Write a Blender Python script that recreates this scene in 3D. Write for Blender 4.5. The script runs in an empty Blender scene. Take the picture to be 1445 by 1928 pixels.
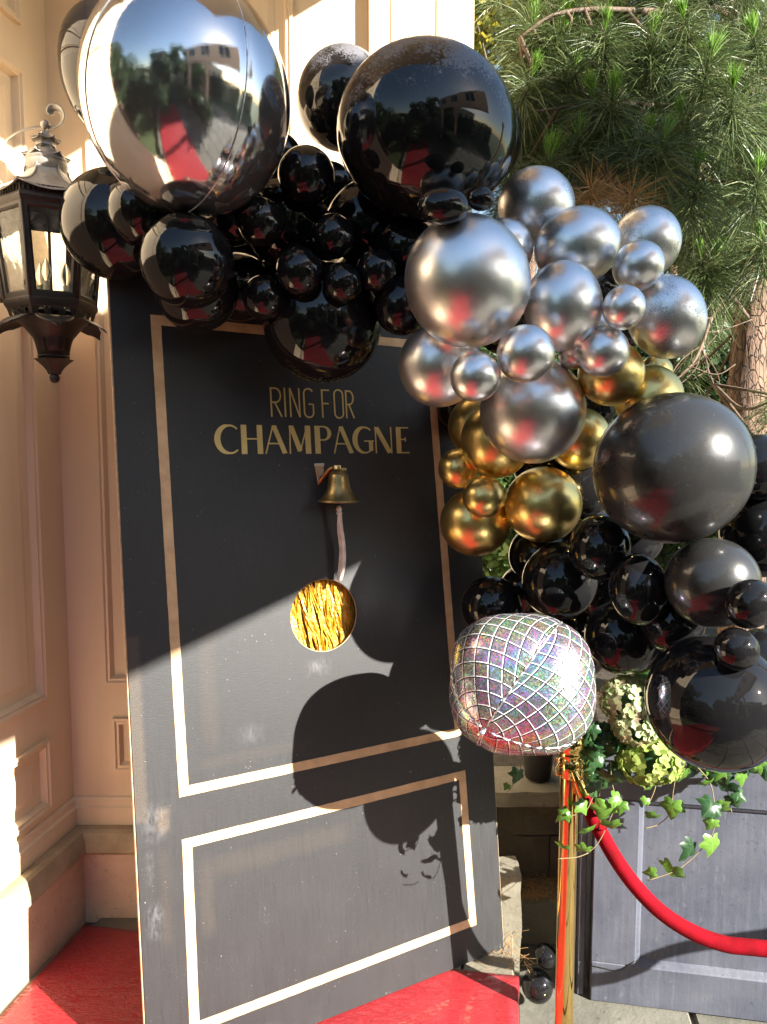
import bpy, math, random
import numpy as np
from mathutils import Vector, Matrix
random.seed(7); np.random.seed(7)
rnd = random.uniform
S = bpy.context.scene
COL = S.collection
# ---------------------------------------------------------------- camera
F_PX, CX, CY = 1392.0, 722.5, 964.0
PITCH = math.radians(5)
CAM = Vector((0, 0, 1.6))
cd = bpy.data.cameras.new('camera'); cam = bpy.data.objects.new('camera', cd); COL.objects.link(cam)
cam.location = CAM; cam.rotation_euler = (math.radians(90) - PITCH, 0, 0)
cd.sensor_fit = 'VERTICAL'; cd.sensor_height = 36.0; cd.lens = 36.0 * F_PX / 1928.0
cd.clip_start = 0.05; cd.clip_end = 500
S.camera = cam
# ---------------------------------------------------------------- daylight
L = Vector((0.703, -0.541, 0.462)).normalized()          # towards the sun
elev = math.asin(L.z); azim = math.atan2(L.x, L.y)
wd = bpy.data.worlds.new('World'); S.world = wd; wd.use_nodes = True
nt = wd.node_tree; nt.nodes.clear()
sky = nt.nodes.new('ShaderNodeTexSky'); sky.sky_type = 'NISHITA'; sky.sun_disc = False
sky.sun_elevation = elev; sky.sun_rotation = azim; sky.air_density = 1.3; sky.dust_density = 0.6; sky.ozone_density = 1.6
bg = nt.nodes.new('ShaderNodeBackground'); bg.inputs['Strength'].default_value = 0.058
wo = nt.nodes.new('ShaderNodeOutputWorld')
nt.links.new(sky.outputs[0], bg.inputs[0]); nt.links.new(bg.outputs[0], wo.inputs[0])
sd = bpy.data.lights.new('sun', 'SUN'); sd.energy = 5.0; sd.angle = math.radians(0.5); sd.color = (1.0, 0.95, 0.86)
sun = bpy.data.objects.new('sun', sd); COL.objects.link(sun)
sun.rotation_euler = (-L).to_track_quat('-Z', 'Y').to_euler(); sun.location = L * 20
S.view_settings.view_transform = 'Standard'; S.view_settings.look = 'None'
S.view_settings.exposure = 2.25; S.view_settings.gamma = 1.0; S.view_settings.use_curve_mapping = False
S.cycles.max_bounces = 10; S.cycles.diffuse_bounces = 4; S.cycles.glossy_bounces = 6
S.cycles.transmission_bounces = 6; S.cycles.transparent_max_bounces = 12
S.cycles.sample_clamp_indirect = 6.0; S.cycles.blur_glossy = 0.3
S.cycles.use_denoising = True

def ray(x, y):
    d = Vector(((x - CX) / F_PX, 0, 0)); up = -(y - CY) / F_PX
    return d + Vector((0, math.sin(PITCH), math.cos(PITCH))) * up + Vector((0, math.cos(PITCH), -math.sin(PITCH)))
def at(x, y, depth): return CAM + ray(x, y) * depth      # a point seen at photo pixel (x, y), depth metres away
def atY(x, y, Y):
    r = ray(x, y); return CAM + r * (Y / r.y)
# ---------------------------------------------------------------- helpers
def tag(o, label=None, cat=None, group=None, kind=None):
    if label: o['label'] = label
    if cat: o['category'] = cat
    if group: o['group'] = group
    if kind: o['kind'] = kind
    return o
def empty(name, loc=(0, 0, 0), mat=None, label=None, cat=None, group=None):
    o = bpy.data.objects.new(name, None); COL.objects.link(o); o.empty_display_size = 0.05
    if mat is not None: o.matrix_world = mat
    else: o.location = loc
    return tag(o, label, cat, group)
def link(name, me, mat=None, parent=None, mw=None, loc=None):
    """mesh object; mw / loc are given in the parent's frame"""
    o = bpy.data.objects.new(name, me); COL.objects.link(o)
    if mat is not None and len(me.materials) == 0: me.materials.append(mat)
    if parent is not None: o.parent = parent
    if mw is not None: o.matrix_local = mw
    if loc is not None: o.location = loc
    return o
class MB:
    def __init__(s): s.v = []; s.f = []
    def add(s, vs, fs):
        n = len(s.v); s.v += [tuple(v) for v in vs]; s.f += [tuple(i + n for i in f) for f in fs]; return s
    def box(s, x0, x1, y0, y1, z0, z1, M=None, j=0):
        vs = [Vector((x, y, z)) for z in (z0, z1) for y in (y0, y1) for x in (x0, x1)]
        if j: vs = [v + Vector((rnd(-j, j), rnd(-j, j), rnd(-j, j))) for v in vs]
        if M is not None: vs = [M @ v for v in vs]
        return s.add(vs, [(0, 2, 3, 1), (4, 5, 7, 6), (0, 1, 5, 4), (2, 6, 7, 3), (0, 4, 6, 2), (1, 3, 7, 5)])
    def bbox(s, x0, x1, y0, y1, z0, z1, b=0.004, M=None):
        """box with chamfered edges"""
        vs = []; fs = []
        xs, ys, zs = (x0, x1), (y0, y1), (z0, z1)
        idx = {}
        for i in (0, 1):
            for j in (0, 1):
                for k in (0, 1):
                    p = Vector((xs[i], ys[j], zs[k])); sg = (1 - 2 * i, 1 - 2 * j, 1 - 2 * k)
                    for ax in range(3):
                        q = p.copy()
                        for a2 in range(3):
                            if a2 != ax: q[a2] += sg[a2] * b
                        idx[(i, j, k, ax)] = len(vs); vs.append(q)
        def I(c, ax): return idx[(c[0], c[1], c[2], ax)]
        for ax in range(3):
            o1, o2 = [a for a in range(3) if a != ax]
            for sgn in (0, 1):
                cs = []
                for (u, v) in ((0, 0), (1, 0), (1, 1), (0, 1)):
                    c = [0, 0, 0]; c[ax] = sgn; c[o1] = u; c[o2] = v; cs.append(I(c, ax))
                fs.append(cs)
            for u in (0, 1):
                for v in (0, 1):
                    c0 = [0, 0, 0]; c1 = [0, 0, 0]; c0[o1] = c1[o1] = u; c0[o2] = c1[o2] = v; c1[ax] = 1
                    fs.append([I(c0, o1), I(c1, o1), I(c1, o2), I(c0, o2)])
        for i in (0, 1):
            for j in (0, 1):
                for k in (0, 1): fs.append([I((i, j, k), 0), I((i, j, k), 1), I((i, j, k), 2)])
        if M is not None: vs = [M @ v for v in vs]
        return s.add(vs, fs)
    def lathe(s, prof, n=32, M=None, phase=0.0, cap=True):
        """prof: list of (radius, z)"""
        vs = []; fs = []
        for (r, z) in prof:
            for i in range(n):
                a = 2 * math.pi * i / n + phase
                vs.append(Vector((r * math.cos(a), r * math.sin(a), z)))
        for k in range(len(prof) - 1):
            for i in range(n):
                j = (i + 1) % n
                fs.append((k * n + i, k * n + j, (k + 1) * n + j, (k + 1) * n + i))
        if cap:
            fs.append(tuple(range(n))[::-1]); fs.append(tuple((len(prof) - 1) * n + i for i in range(n)))
        if M is not None: vs = [M @ v for v in vs]
        return s.add(vs, fs)
    def tube(s, pts, rad, n=10, flat=None, closed=False):
        """tube along pts; rad number or list; flat=(a,b) scales of the section"""
        pts = [Vector(p) for p in pts]; m = len(pts)
        rs = [rad] * m if not hasattr(rad, '__len__') else rad
        up = Vector((0.13, 0.21, 1)).normalized(); vs = []; fs = []
        prev = None
        for i, p in enumerate(pts):
            if closed: t = pts[(i + 1) % m] - pts[i - 1]
            else: t = pts[min(i + 1, m - 1)] - pts[max(i - 1, 0)]
            if t.length < 1e-9: t = Vector((0, 0, 1))
            t.normalize()
            if prev is None:
                a = t.cross(up)
                if a.length < 0.05: a = t.cross(Vector((1, 0, 0)))
            else: a = prev - t * prev.dot(t)
            a.normalize(); prev = a.copy(); b = t.cross(a)
            for k in range(n):
                an = 2 * math.pi * k / n
                ca, sa = math.cos(an) * rs[i], math.sin(an) * rs[i]
                if flat: ca *= flat[0]; sa *= flat[1]
                vs.append(p + a * ca + b * sa)
        for i in range(m if closed else m - 1):
            i2 = (i + 1) % m
            for k in range(n):
                k2 = (k + 1) % n
                fs.append((i * n + k, i * n + k2, i2 * n + k2, i2 * n + k))
        if not closed:
            fs.append(tuple(range(n))[::-1]); fs.append(tuple((m - 1) * n + k for k in range(n)))
        return s.add(vs, fs)
    def sphere(s, c, r, n=16, m=10, sc=(1, 1, 1)):
        c = Vector(c); vs = []; fs = []
        for j in range(m + 1):
            th = math.pi * j / m
            for i in range(n):
                ph = 2 * math.pi * i / n
                vs.append(c + Vector((r * sc[0] * math.sin(th) * math.cos(ph), r * sc[1] * math.sin(th) * math.sin(ph), r * sc[2] * math.cos(th))))
        for j in range(m):
            for i in range(n):
                i2 = (i + 1) % n
                fs.append((j * n + i, (j + 1) * n + i, (j + 1) * n + i2, j * n + i2))
        return s.add(vs, fs)
    def mesh(s, name, smooth=False, angle=None):
        me = bpy.data.meshes.new(name); me.from_pydata(s.v, [], s.f); me.update()
        import bmesh
        bm = bmesh.new(); bm.from_mesh(me)
        bmesh.ops.recalc_face_normals(bm, faces=bm.faces[:])
        bm.to_mesh(me); bm.free()
        if smooth: me.shade_smooth()
        if angle is not None:
            me.shade_smooth(); me.set_sharp_from_angle(angle=math.radians(angle))
        return me
    def obj(s, name, mat, parent=None, smooth=False, angle=None, mw=None, loc=None):
        return link(name, s.mesh(name, smooth, angle), mat, parent, mw, loc)
def np_mesh(name, V, Fq, mat, parent=None, smooth=False, uv=None):
    """V (n,3), Fq (m,k) equal sized polygons"""
    me = bpy.data.meshes.new(name); V = np.asarray(V, np.float32); Fq = np.asarray(Fq, np.int32)
    m, k = Fq.shape
    me.vertices.add(len(V)); me.vertices.foreach_set('co', V.ravel())
    me.loops.add(m * k); me.loops.foreach_set('vertex_index', Fq.ravel())
    me.polygons.add(m); me.polygons.foreach_set('loop_start', np.arange(0, m * k, k, dtype=np.int32))
    me.polygons.foreach_set('loop_total', np.full(m, k, np.int32))
    me.update(calc_edges=True)
    if uv is not None:
        l = me.uv_layers.new(name='uv'); l.data.foreach_set('uv', np.asarray(uv, np.float32).ravel())
    if smooth: me.shade_smooth()
    return link(name, me, mat, parent)
def spline(pts, n=8):
    P = [Vector(p) for p in pts]; P = [P[0] * 2 - P[1]] + P + [P[-1] * 2 - P[-2]]; out = []
    for i in range(1, len(P) - 2):
        for k in range(n):
            t = k / n; a, b, c, d = P[i - 1], P[i], P[i + 1], P[i + 2]
            out.append(0.5 * ((2 * b) + (c - a) * t + (2 * a - 5 * b + 4 * c - d) * t * t + (3 * b - a - 3 * c + d) * t ** 3))
    out.append(P[-2]); return out
def frame(x, y, z, o):
    m = Matrix.Identity(4)
    for i, a in enumerate((x, y, z)):
        for r in range(3): m[r][i] = a[r]
    for r in range(3): m[r][3] = o[r]
    return m
# ---------------------------------------------------------------- materials
class NT:
    def __init__(s, name):
        s.m = bpy.data.materials.new(name); s.m.use_nodes = True; s.t = s.m.node_tree
        s.p = s.t.nodes['Principled BSDF']; s.out = s.t.nodes['Material Output']
    def n(s, typ, **kw):
        nd = s.t.nodes.new(typ)
        for k, v in kw.items():
            if k.startswith('i_'): nd.inputs[k[2:].replace('_', ' ')].default_value = v
            else: setattr(nd, k, v)
        return nd
    def l(s, a, b): s.t.links.new(a, b)
    def co(s, kind='Object', scale=None):
        tc = s.n('ShaderNodeTexCoord'); o = tc.outputs[kind]
        if scale:
            mp = s.n('ShaderNodeMapping'); mp.inputs['Scale'].default_value = scale; s.l(o, mp.inputs[0]); o = mp.outputs[0]
        return o
    def noise(s, vec, scale, detail=4, rough=0.55, dist=0.0):
        nd = s.n('ShaderNodeTexNoise'); nd.inputs['Scale'].default_value = scale; nd.inputs['Detail'].default_value = detail
        nd.inputs['Roughness'].default_value = rough; nd.inputs['Distortion'].default_value = dist
        if vec is not None: s.l(vec, nd.inputs['Vector'])
        return nd.outputs['Fac']
    def ramp(s, fac, stops, interp='LINEAR'):
        nd = s.n('ShaderNodeValToRGB'); cr = nd.color_ramp; cr.interpolation = interp
        while len(cr.elements) < len(stops): cr.elements.new(0.5)
        for e, (p, c) in zip(cr.elements, stops):
            e.position = p; e.color = (c, c, c, 1) if not hasattr(c, '__len__') else (*c[:3], 1)
        s.l(fac, nd.inputs[0]); return nd.outputs[0]
    def math(s, op, a, b=None, c=None, clamp=False):
        nd = s.n('ShaderNodeMath', operation=op); nd.use_clamp = clamp
        for i, x in enumerate((a, b, c)):
            if x is None: continue
            if isinstance(x, (int, float)): nd.inputs[i].default_value = x
            else: s.l(x, nd.inputs[i])
        return nd.outputs[0]
    def mix(s, fac, a, b, mode='MIX'):
        nd = s.n('ShaderNodeMix', data_type='RGBA', blend_type=mode)
        for i, x in ((0, fac), (6, a), (7, b)):
            if isinstance(x, (int, float)): nd.inputs[i].default_value = x if i == 0 else (x, x, x, 1)
            elif isinstance(x, tuple): nd.inputs[i].default_value = (*x[:3], 1)
            else: s.l(x, nd.inputs[i])
        return nd.outputs[2]
    def set(s, **kw):
        for k, v in kw.items():
            i = s.p.inputs[{'color': 'Base Color', 'rough': 'Roughness', 'metal': 'Metallic', 'spec': 'Specular IOR Level', 'ior': 'IOR',
                            'coat': 'Coat Weight', 'coat_rough': 'Coat Roughness', 'trans': 'Transmission Weight', 'alpha': 'Alpha',
                            'sheen': 'Sheen Weight', 'sheen_rough': 'Sheen Roughness', 'sss': 'Subsurface Weight'}[k]]
            if isinstance(v, (int, float)): i.default_value = v
            elif isinstance(v, tuple): i.default_value = (*v[:3], 1)
            else: s.l(v, i)
        return s
    def bump(s, h, strength=0.3, dist=0.01):
        b = s.n('ShaderNodeBump'); b.inputs['Strength'].default_value = strength; b.inputs['Distance'].default_value = dist
        s.l(h, b.inputs['Height']); s.l(b.outputs[0], s.p.inputs['Normal']); return s
def plain(name, c, rough=0.5, metal=0.0, var=0.12, scale=6.0, bump=0.0, bscale=60, **kw):
    t = NT(name); co = t.co()
    f = t.noise(co, scale); lo = tuple(x * (1 - var) for x in c); hi = tuple(min(1, x * (1 + var)) for x in c)
    t.set(color=t.ramp(f, [(0.3, lo), (0.7, hi)]), metal=metal)
    f2 = t.noise(co, scale * 3.1)
    t.set(rough=t.ramp(f2, [(0.3, max(0.01, rough * (1 - var))), (0.7, min(1, rough * (1 + var)))]))
    if bump: t.bump(t.noise(co, bscale), bump, 0.004)
    t.set(**kw)
    return t.m
M = {}
# painted render of the facade, faintly rolled, with dust streaks
t = NT('cream_facade_paint'); co = t.co('Object')
streak = t.noise(t.co('Object', (9, 9, 0.5)), 2.0, 5)
f = t.noise(co, 2.2, 5)
c = t.mix(t.ramp(f, [(0.3, 0.0), (0.7, 1.0)]), (0.72, 0.56, 0.375), (0.79, 0.625, 0.425))
c = t.mix(t.ramp(streak, [(0.45, 0.0), (0.75, 0.22)]), c, (0.60, 0.44, 0.29))
t.set(color=c, rough=0.55).bump(t.noise(co, 160, 3), 0.12, 0.002); M['facade'] = t.m
t = NT('aged_plinth_stucco'); co = t.co()
f = t.noise(co, 5, 8, 0.65)
c = t.ramp(f, [(0.28, (0.50, 0.33, 0.22)), (0.5, (0.60, 0.42, 0.29)), (0.72, (0.68, 0.50, 0.35))])
c = t.mix(t.ramp(t.noise(co, 60, 4), [(0.60, 0.0), (0.75, 0.5)]), c, (0.22, 0.13, 0.08))
t.set(color=c, rough=0.8).bump(t.noise(co, 90, 5, 0.7), 0.35, 0.003); M['plinth'] = t.m
t = NT('weathered_sill_stone'); co = t.co()
c = t.ramp(t.noise(co, 7, 8, 0.65), [(0.3, (0.22, 0.17, 0.10)), (0.55, (0.38, 0.29, 0.18)), (0.75, (0.46, 0.37, 0.24))])
t.set(color=c, rough=0.8).bump(t.noise(co, 70, 6, 0.7), 0.4, 0.003); M['sill'] = t.m
def stone(name, a, b, c3, sc=4.0):
    t = NT(name); co = t.co()
    ob = t.n('ShaderNodeObjectInfo')
    c = t.ramp(t.noise(co, sc, 9, 0.68, 0.6), [(0.3, a), (0.52, b), (0.74, c3)])
    c = t.mix(t.math('MULTIPLY', ob.outputs['Random'], 0.4), c, tuple(x * 0.55 for x in b))
    c = t.mix(t.ramp(t.noise(co, 45, 5), [(0.62, 0.0), (0.74, 0.6)]), c, tuple(x * 0.35 for x in a))
    t.set(color=c, rough=0.85).bump(t.noise(co, 22, 9, 0.72), 0.6, 0.008); return t.m
M['stone'] = stone('sandstone_slab', (0.09, 0.083, 0.062), (0.17, 0.155, 0.115), (0.25, 0.23, 0.175))
M['flag'] = stone('dull_flagstone', (0.07, 0.068, 0.055), (0.13, 0.125, 0.10), (0.19, 0.18, 0.145))
M['darkstone'] = stone('dark_riser_stone', (0.05, 0.042, 0.030), (0.10, 0.082, 0.058), (0.16, 0.13, 0.095), 6)  # darker stone for the step risers
M['paver'] = stone('floor_paving', (0.12, 0.10, 0.075), (0.20, 0.175, 0.125), (0.27, 0.235, 0.17), 3)
M['grout'] = plain('mortar', (0.16, 0.14, 0.11), 0.95, var=0.3, scale=30, bump=0.4)
M['soil'] = plain('dark_soil', (0.035, 0.026, 0.018), 0.95, var=0.6, scale=40, bump=0.9, bscale=80)
# carpet under plastic film
t = NT('red_carpet_under_film'); co = t.co()
c = t.mix(t.ramp(t.noise(co, 3, 5), [(0.35, 0.0), (0.7, 1.0)]), (0.25, 0.003, 0.008), (0.32, 0.005, 0.012))
c = t.mix(t.ramp(t.noise(co, 500, 2), [(0.35, 0.3), (0.6, 0.0)]), c, (0.25, 0.004, 0.006))
t.set(color=c, rough=0.7, coat=0.8, coat_rough=0.07)
w = t.noise(t.co('Object', (1.0, 3.2, 1.0)), 16, 7, 0.62, 1.4)
r = t.ramp(w, [(0.45, 0.0), (0.50, 1.0), (0.55, 0.0)])
b = t.n('ShaderNodeBump'); b.inputs['Strength'].default_value = 1.0; b.inputs['Distance'].default_value = 0.030
t.l(r, b.inputs['Height']); t.l(b.outputs[0], t.p.inputs['Coat Normal'])
b2 = t.n('ShaderNodeBump'); b2.inputs['Strength'].default_value = 0.30; b2.inputs['Distance'].default_value = 0.010
w2 = t.ramp(t.noise(t.co('Object', (1.0, 2.6, 1.0)), 7, 5, 0.6, 1.8), [(0.40, 0.0), (0.50, 1.0), (0.60, 0.0)])
t.l(t.math('ADD', t.math('ADD', r, t.math('MULTIPLY', w2, 1.2)), t.math('MULTIPLY', t.noise(co, 260, 3), 0.35)), b2.inputs['Height']); t.l(b2.outputs[0], t.p.inputs['Normal']); M['carpet'] = t.m
M['carpet_side'] = plain('red_carpet_edge', (0.46, 0.012, 0.018), 0.6, var=0.2, scale=40, bump=0.5, coat=0.5)
# balloons
def black_balloon(name, dust, specks=True):
    t = NT(name); co = t.co()
    oi = t.n('ShaderNodeObjectInfo')
    va = t.n('ShaderNodeVectorMath', operation='ADD'); t.l(co, va.inputs[0])
    vs = t.n('ShaderNodeVectorMath', operation='SCALE'); t.l(oi.outputs['Random'], vs.inputs['Scale']); vs.inputs[0].default_value = (37, 91, 53)
    t.l(vs.outputs[0], va.inputs[1]); co2 = va.outputs[0]
    base = (0.021, 0.0208, 0.0205) if specks else (0.008, 0.0078, 0.0085)  # specked latex is toned lighter for sunlit balloons, plain latex darker for shaded ones
    if dust:
        ge = t.n('ShaderNodeNewGeometry'); sp = t.n('ShaderNodeSeparateXYZ'); t.l(ge.outputs['Normal'], sp.inputs[0])
        hi = t.math('MULTIPLY_ADD', sp.outputs['Z'], 0.5, 0.42)
        hi = t.math('ADD', hi, t.math('MULTIPLY', t.math('SUBTRACT', t.noise(co2, 2.5, 3), 0.5), 1.1), clamp=True)
        fine = t.noise(co2, 32, 4, 0.6, 0.4)
        mk = t.math('MULTIPLY', t.math('SUBTRACT', t.math('ADD', hi, fine), 1.08), 6.0, clamp=True)
        mk = t.math('MULTIPLY', mk, dust)
        t.set(color=t.mix(mk, base, (0.13, 0.13, 0.145)))
        t.set(rough=t.math('MULTIPLY_ADD', mk, 0.30, 0.07))
        t.set(coat=t.math('MULTIPLY_ADD', mk, -0.3, 0.3), coat_rough=0.03)
    else:
        if specks: t.set(color=base, rough=t.math('MULTIPLY_ADD', t.noise(co2, 4), 0.08, 0.24), coat=0.45, coat_rough=0.012)
        else: t.set(color=base, rough=t.math('MULTIPLY_ADD', t.noise(co2, 4), 0.05, 0.005), coat=0.0)
    if specks:
        v = t.n('ShaderNodeTexVoronoi'); v.inputs['Scale'].default_value = 26; t.l(co2, v.inputs['Vector'])
        d = t.math('LESS_THAN', v.outputs['Distance'], t.math('MULTIPLY', t.noise(co2, 9, 2), 0.11))
        nd = t.p.inputs['Base Color'].links
        src = nd[0].from_socket if nd else base
        t.set(color=t.mix(t.math('MULTIPLY', d, 0.5), src, (0.5, 0.5, 0.5)))
    t.bump(t.noise(co2, 3, 2), 0.03, 0.02)
    t.set(ior=1.42 if specks else 1.45); return t.m
M['black'] = black_balloon('black_latex', 0.0, False)
M['black_sunlit'] = black_balloon('black_latex_specked_sunlit_tone', 0.0, True)
M['dust'] = black_balloon('black_latex_with_powdery_bloom', 0.9, False)
def metal_balloon(name, c, rough, dust=0.0, shade=0.85):
    t = NT(name); co = t.co()
    f = t.noise(co, 2.5, 4)
    col = t.mix(f, tuple(x * shade for x in c), c)
    rg = t.math('MULTIPLY_ADD', t.noise(co, 3.3, 3), 0.10, rough - 0.05)
    if dust:
        oi = t.n('ShaderNodeObjectInfo'); va = t.n('ShaderNodeVectorMath', operation='ADD'); t.l(co, va.inputs[0])
        vs = t.n('ShaderNodeVectorMath', operation='SCALE'); t.l(oi.outputs['Random'], vs.inputs['Scale']); vs.inputs[0].default_value = (37, 91, 53)
        t.l(vs.outputs[0], va.inputs[1])
        m1 = t.noise(va.outputs[0], 1.6, 3); m2 = t.noise(va.outputs[0], 38, 3, 0.6, 0.5)
        mk = t.math('MULTIPLY', t.math('SUBTRACT', t.math('ADD', m1, m2), 1.06), 9.0, clamp=True)
        col = t.mix(t.math('MULTIPLY', mk, 0.75), col, tuple(x * 0.38 for x in c))
        rg = t.math('ADD', rg, t.math('MULTIPLY', mk, 0.2))
    # tiny dust grains
    grain = t.ramp(t.noise(co, 70, 3), [(0.66, 0.0), (0.74, 0.35)])
    col = t.mix(grain, col, tuple(x * 0.5 for x in c))
    t.set(color=col, rough=rg, metal=0.96).bump(t.noise(co, 2.6, 2), 0.04, 0.02)
    return t.m
M['silver'] = metal_balloon('silver_chrome_latex', (0.86, 0.85, 0.85), 0.325)
M['sdust'] = metal_balloon('silver_chrome_latex_with_worn_shine', (0.86, 0.85, 0.85), 0.325, 1.0)
M['gold'] = metal_balloon('gold_chrome_latex', (0.93, 0.70, 0.27), 0.30, shade=0.75)
# mirror foil of the round orb, with hairline scratches
t = NT('mirror_foil'); co = t.co('Object', (1, 14, 14))
h = t.noise(co, 7, 7, 0.7, 0.5)
big = t.noise(t.co(), 1.4, 3)
t.set(color=t.mix(t.ramp(big, [(0.35, 0.0), (0.7, 1.0)]), (0.52, 0.52, 0.54), (0.68, 0.68, 0.70)), metal=0.92,
      rough=t.ramp(h, [(0.35, 0.02), (0.75, 0.17)]), coat=0.6, coat_rough=0.02).bump(h, 0.035, 0.004); M['orb'] = t.m
# gold tape / lettering / brass
t = NT('brushed_copper_gold_tape'); co = t.co()
c = t.ramp(t.noise(co, 14, 6, 0.6), [(0.3, (0.46, 0.29, 0.15)), (0.55, (0.62, 0.41, 0.22)), (0.75, (0.72, 0.52, 0.30))])
t.set(color=c, rough=0.5, metal=0.2).bump(t.noise(t.co('Object', (1, 1, 1)), 130, 3), 0.2, 0.002); M['tape'] = t.m
M['letter'] = plain('matt_gold_vinyl', (0.60, 0.45, 0.16), 0.42, 0.3, var=0.08, scale=12)
M['brass'] = plain('aged_brass', (0.36, 0.25, 0.10), 0.36, 0.9, var=0.3, scale=26, bump=0.1, bscale=150)
M['brass_light'] = plain('bright_brass', (0.62, 0.47, 0.22), 0.28, 0.9, var=0.15, scale=30)
M['polished_gold'] = plain('polished_gold_pole', (0.83, 0.58, 0.22), 0.07, 1.0, var=0.08, scale=12)
M['tan_tab'] = plain('unpainted_tan_wood', (0.50, 0.34, 0.20), 0.6, var=0.25, scale=50)
M['cord'] = plain('pale_cotton_cord', (0.72, 0.62, 0.54), 0.9, var=0.15, scale=60, bump=0.8, bscale=300)
# velvet
t = NT('red_velvet'); co = t.co()
t.set(color=t.mix(t.ramp(t.noise(co, 20, 4), [(0.35, 0.0), (0.7, 1.0)]), (0.13, 0.0, 0.003), (0.23, 0.0, 0.007)), rough=0.9, spec=0.15)
t.p.inputs['Sheen Tint'].default_value = (1, 0.12, 0.16, 1)
t.bump(t.noise(co, 500, 3), 0.5, 0.002); M['velvet'] = t.m
# iron of the lantern
t = NT('oxidised_bronze_iron'); co = t.co()
c = t.ramp(t.noise(co, 11, 7, 0.65), [(0.3, (0.018, 0.015, 0.014)), (0.55, (0.034, 0.028, 0.025)), (0.75, (0.07, 0.058, 0.05))])
t.set(color=c, rough=0.45, metal=0.4).bump(t.noise(co, 70, 5), 0.15, 0.002); M['iron'] = t.m
t = NT('pale_lantern_roof'); co = t.co()  # roof metal much paler than the iron body
c = t.ramp(t.noise(co, 14, 7, 0.7), [(0.3, (0.22, 0.21, 0.19)), (0.55, (0.40, 0.38, 0.35)), (0.75, (0.55, 0.53, 0.49))])
t.set(color=c, rough=0.45, metal=0.55).bump(t.noise(co, 60, 5), 0.2, 0.002); M['roofmetal'] = t.m
t = NT('seedy_lantern_glass'); co = t.co()
gl = t.n('ShaderNodeBsdfGlossy'); gl.inputs['Roughness'].default_value = 0.02
tr = t.n('ShaderNodeBsdfTransparent'); tr.inputs[0].default_value = (0.90, 0.91, 0.86, 1)
df = t.n('ShaderNodeBsdfDiffuse'); df.inputs[0].default_value = (0.8, 0.78, 0.68, 1)
fr = t.n('ShaderNodeFresnel'); fr.inputs[0].default_value = 1.5
bp = t.n('ShaderNodeBump'); bp.inputs['Strength'].default_value = 0.25; bp.inputs['Distance'].default_value = 0.004
t.l(t.noise(co, 28, 3), bp.inputs['Height']); t.l(bp.outputs[0], gl.inputs['Normal'])
m1 = t.n('ShaderNodeMixShader'); t.l(fr.outputs[0], m1.inputs[0]); t.l(tr.outputs[0], m1.inputs[1]); t.l(gl.outputs[0], m1.inputs[2])
m2 = t.n('ShaderNodeMixShader'); t.l(t.ramp(t.noise(co, 40, 5), [(0.45, 0.04), (0.75, 0.22)]), m2.inputs[0])
t.l(m1.outputs[0], m2.inputs[1]); t.l(df.outputs[0], m2.inputs[2]); t.l(m2.outputs[0], t.out.inputs[0]); M['glass'] = t.m
M['candle'] = plain('ivory_candle_sleeve', (0.72, 0.66, 0.48), 0.5)
t = NT('clear_bulb_glass'); t.set(color=(0.95, 0.95, 0.92), rough=0.02, trans=0.9, ior=1.2); M['bulb'] = t.m
# zinc planter
t = NT('blue_grey_zinc_planter'); co = t.co()
st = t.math('ADD', t.math('MULTIPLY', t.noise(t.co('Object', (30, 30, 1.6)), 3, 6, 0.65), 0.5), t.math('MULTIPLY', t.noise(co, 9, 8, 0.7, 0.4), 0.5))
c = t.ramp(st, [(0.3, (0.038, 0.043, 0.062)), (0.55, (0.070, 0.077, 0.105)), (0.78, (0.13, 0.138, 0.17))])
c = t.mix(t.ramp(t.noise(co, 5, 6), [(0.4, 0.0), (0.75, 0.4)]), c, (0.14, 0.145, 0.165))
c = t.mix(t.ramp(t.noise(co, 80, 4), [(0.62, 0.0), (0.72, 0.7)]), c, (0.03, 0.03, 0.035))
c = t.mix(t.ramp(t.noise(t.co('Object', (1, 1, 0.5)), 34, 6, 0.75), [(0.60, 0.0), (0.72, 0.5)]), c, (0.20, 0.20, 0.21))
t.set(color=c, rough=0.62, metal=0.15).bump(t.noise(co, 50, 6, 0.7), 0.3, 0.003); M['zinc'] = t.m
# foliage
def foliage(name, cols, rough=0.5, trans=0.25, spec=0.4):
    t = NT(name); g = t.n('ShaderNodeNewGeometry')
    c = t.ramp(g.outputs['Random Per Island'], [(i / max(1, len(cols) - 1), q) for i, q in enumerate(cols)])
    t.set(color=c, rough=rough, spec=spec)
    td = t.n('ShaderNodeBsdfTranslucent'); t.l(c, td.inputs[0])
    ms = t.n('ShaderNodeMixShader'); ms.inputs[0].default_value = trans
    t.l(t.p.outputs[0], ms.inputs[1]); t.l(td.outputs[0], ms.inputs[2]); t.l(ms.outputs[0], t.out.inputs[0]); return t.m
M['needle'] = foliage('pine_needles', [(0.025, 0.050, 0.016), (0.060, 0.098, 0.030), (0.11, 0.150, 0.048), (0.17, 0.20, 0.075), (0.075, 0.115, 0.045), (0.13, 0.14, 0.055)], 0.4, 0.2)
M['newshoot'] = foliage('young_pine_needles', [(0.09, 0.21, 0.02), (0.15, 0.30, 0.035), (0.22, 0.36, 0.06)], 0.4, 0.35)
M['deadneedle'] = foliage('dead_pine_needles', [(0.32, 0.18, 0.07), (0.48, 0.28, 0.11), (0.24, 0.14, 0.06)], 0.6, 0.2)
M['leafdark'] = foliage('dark_tree_leaves', [(0.018, 0.040, 0.014), (0.035, 0.070, 0.020), (0.060, 0.105, 0.030)], 0.45, 0.25)
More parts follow.
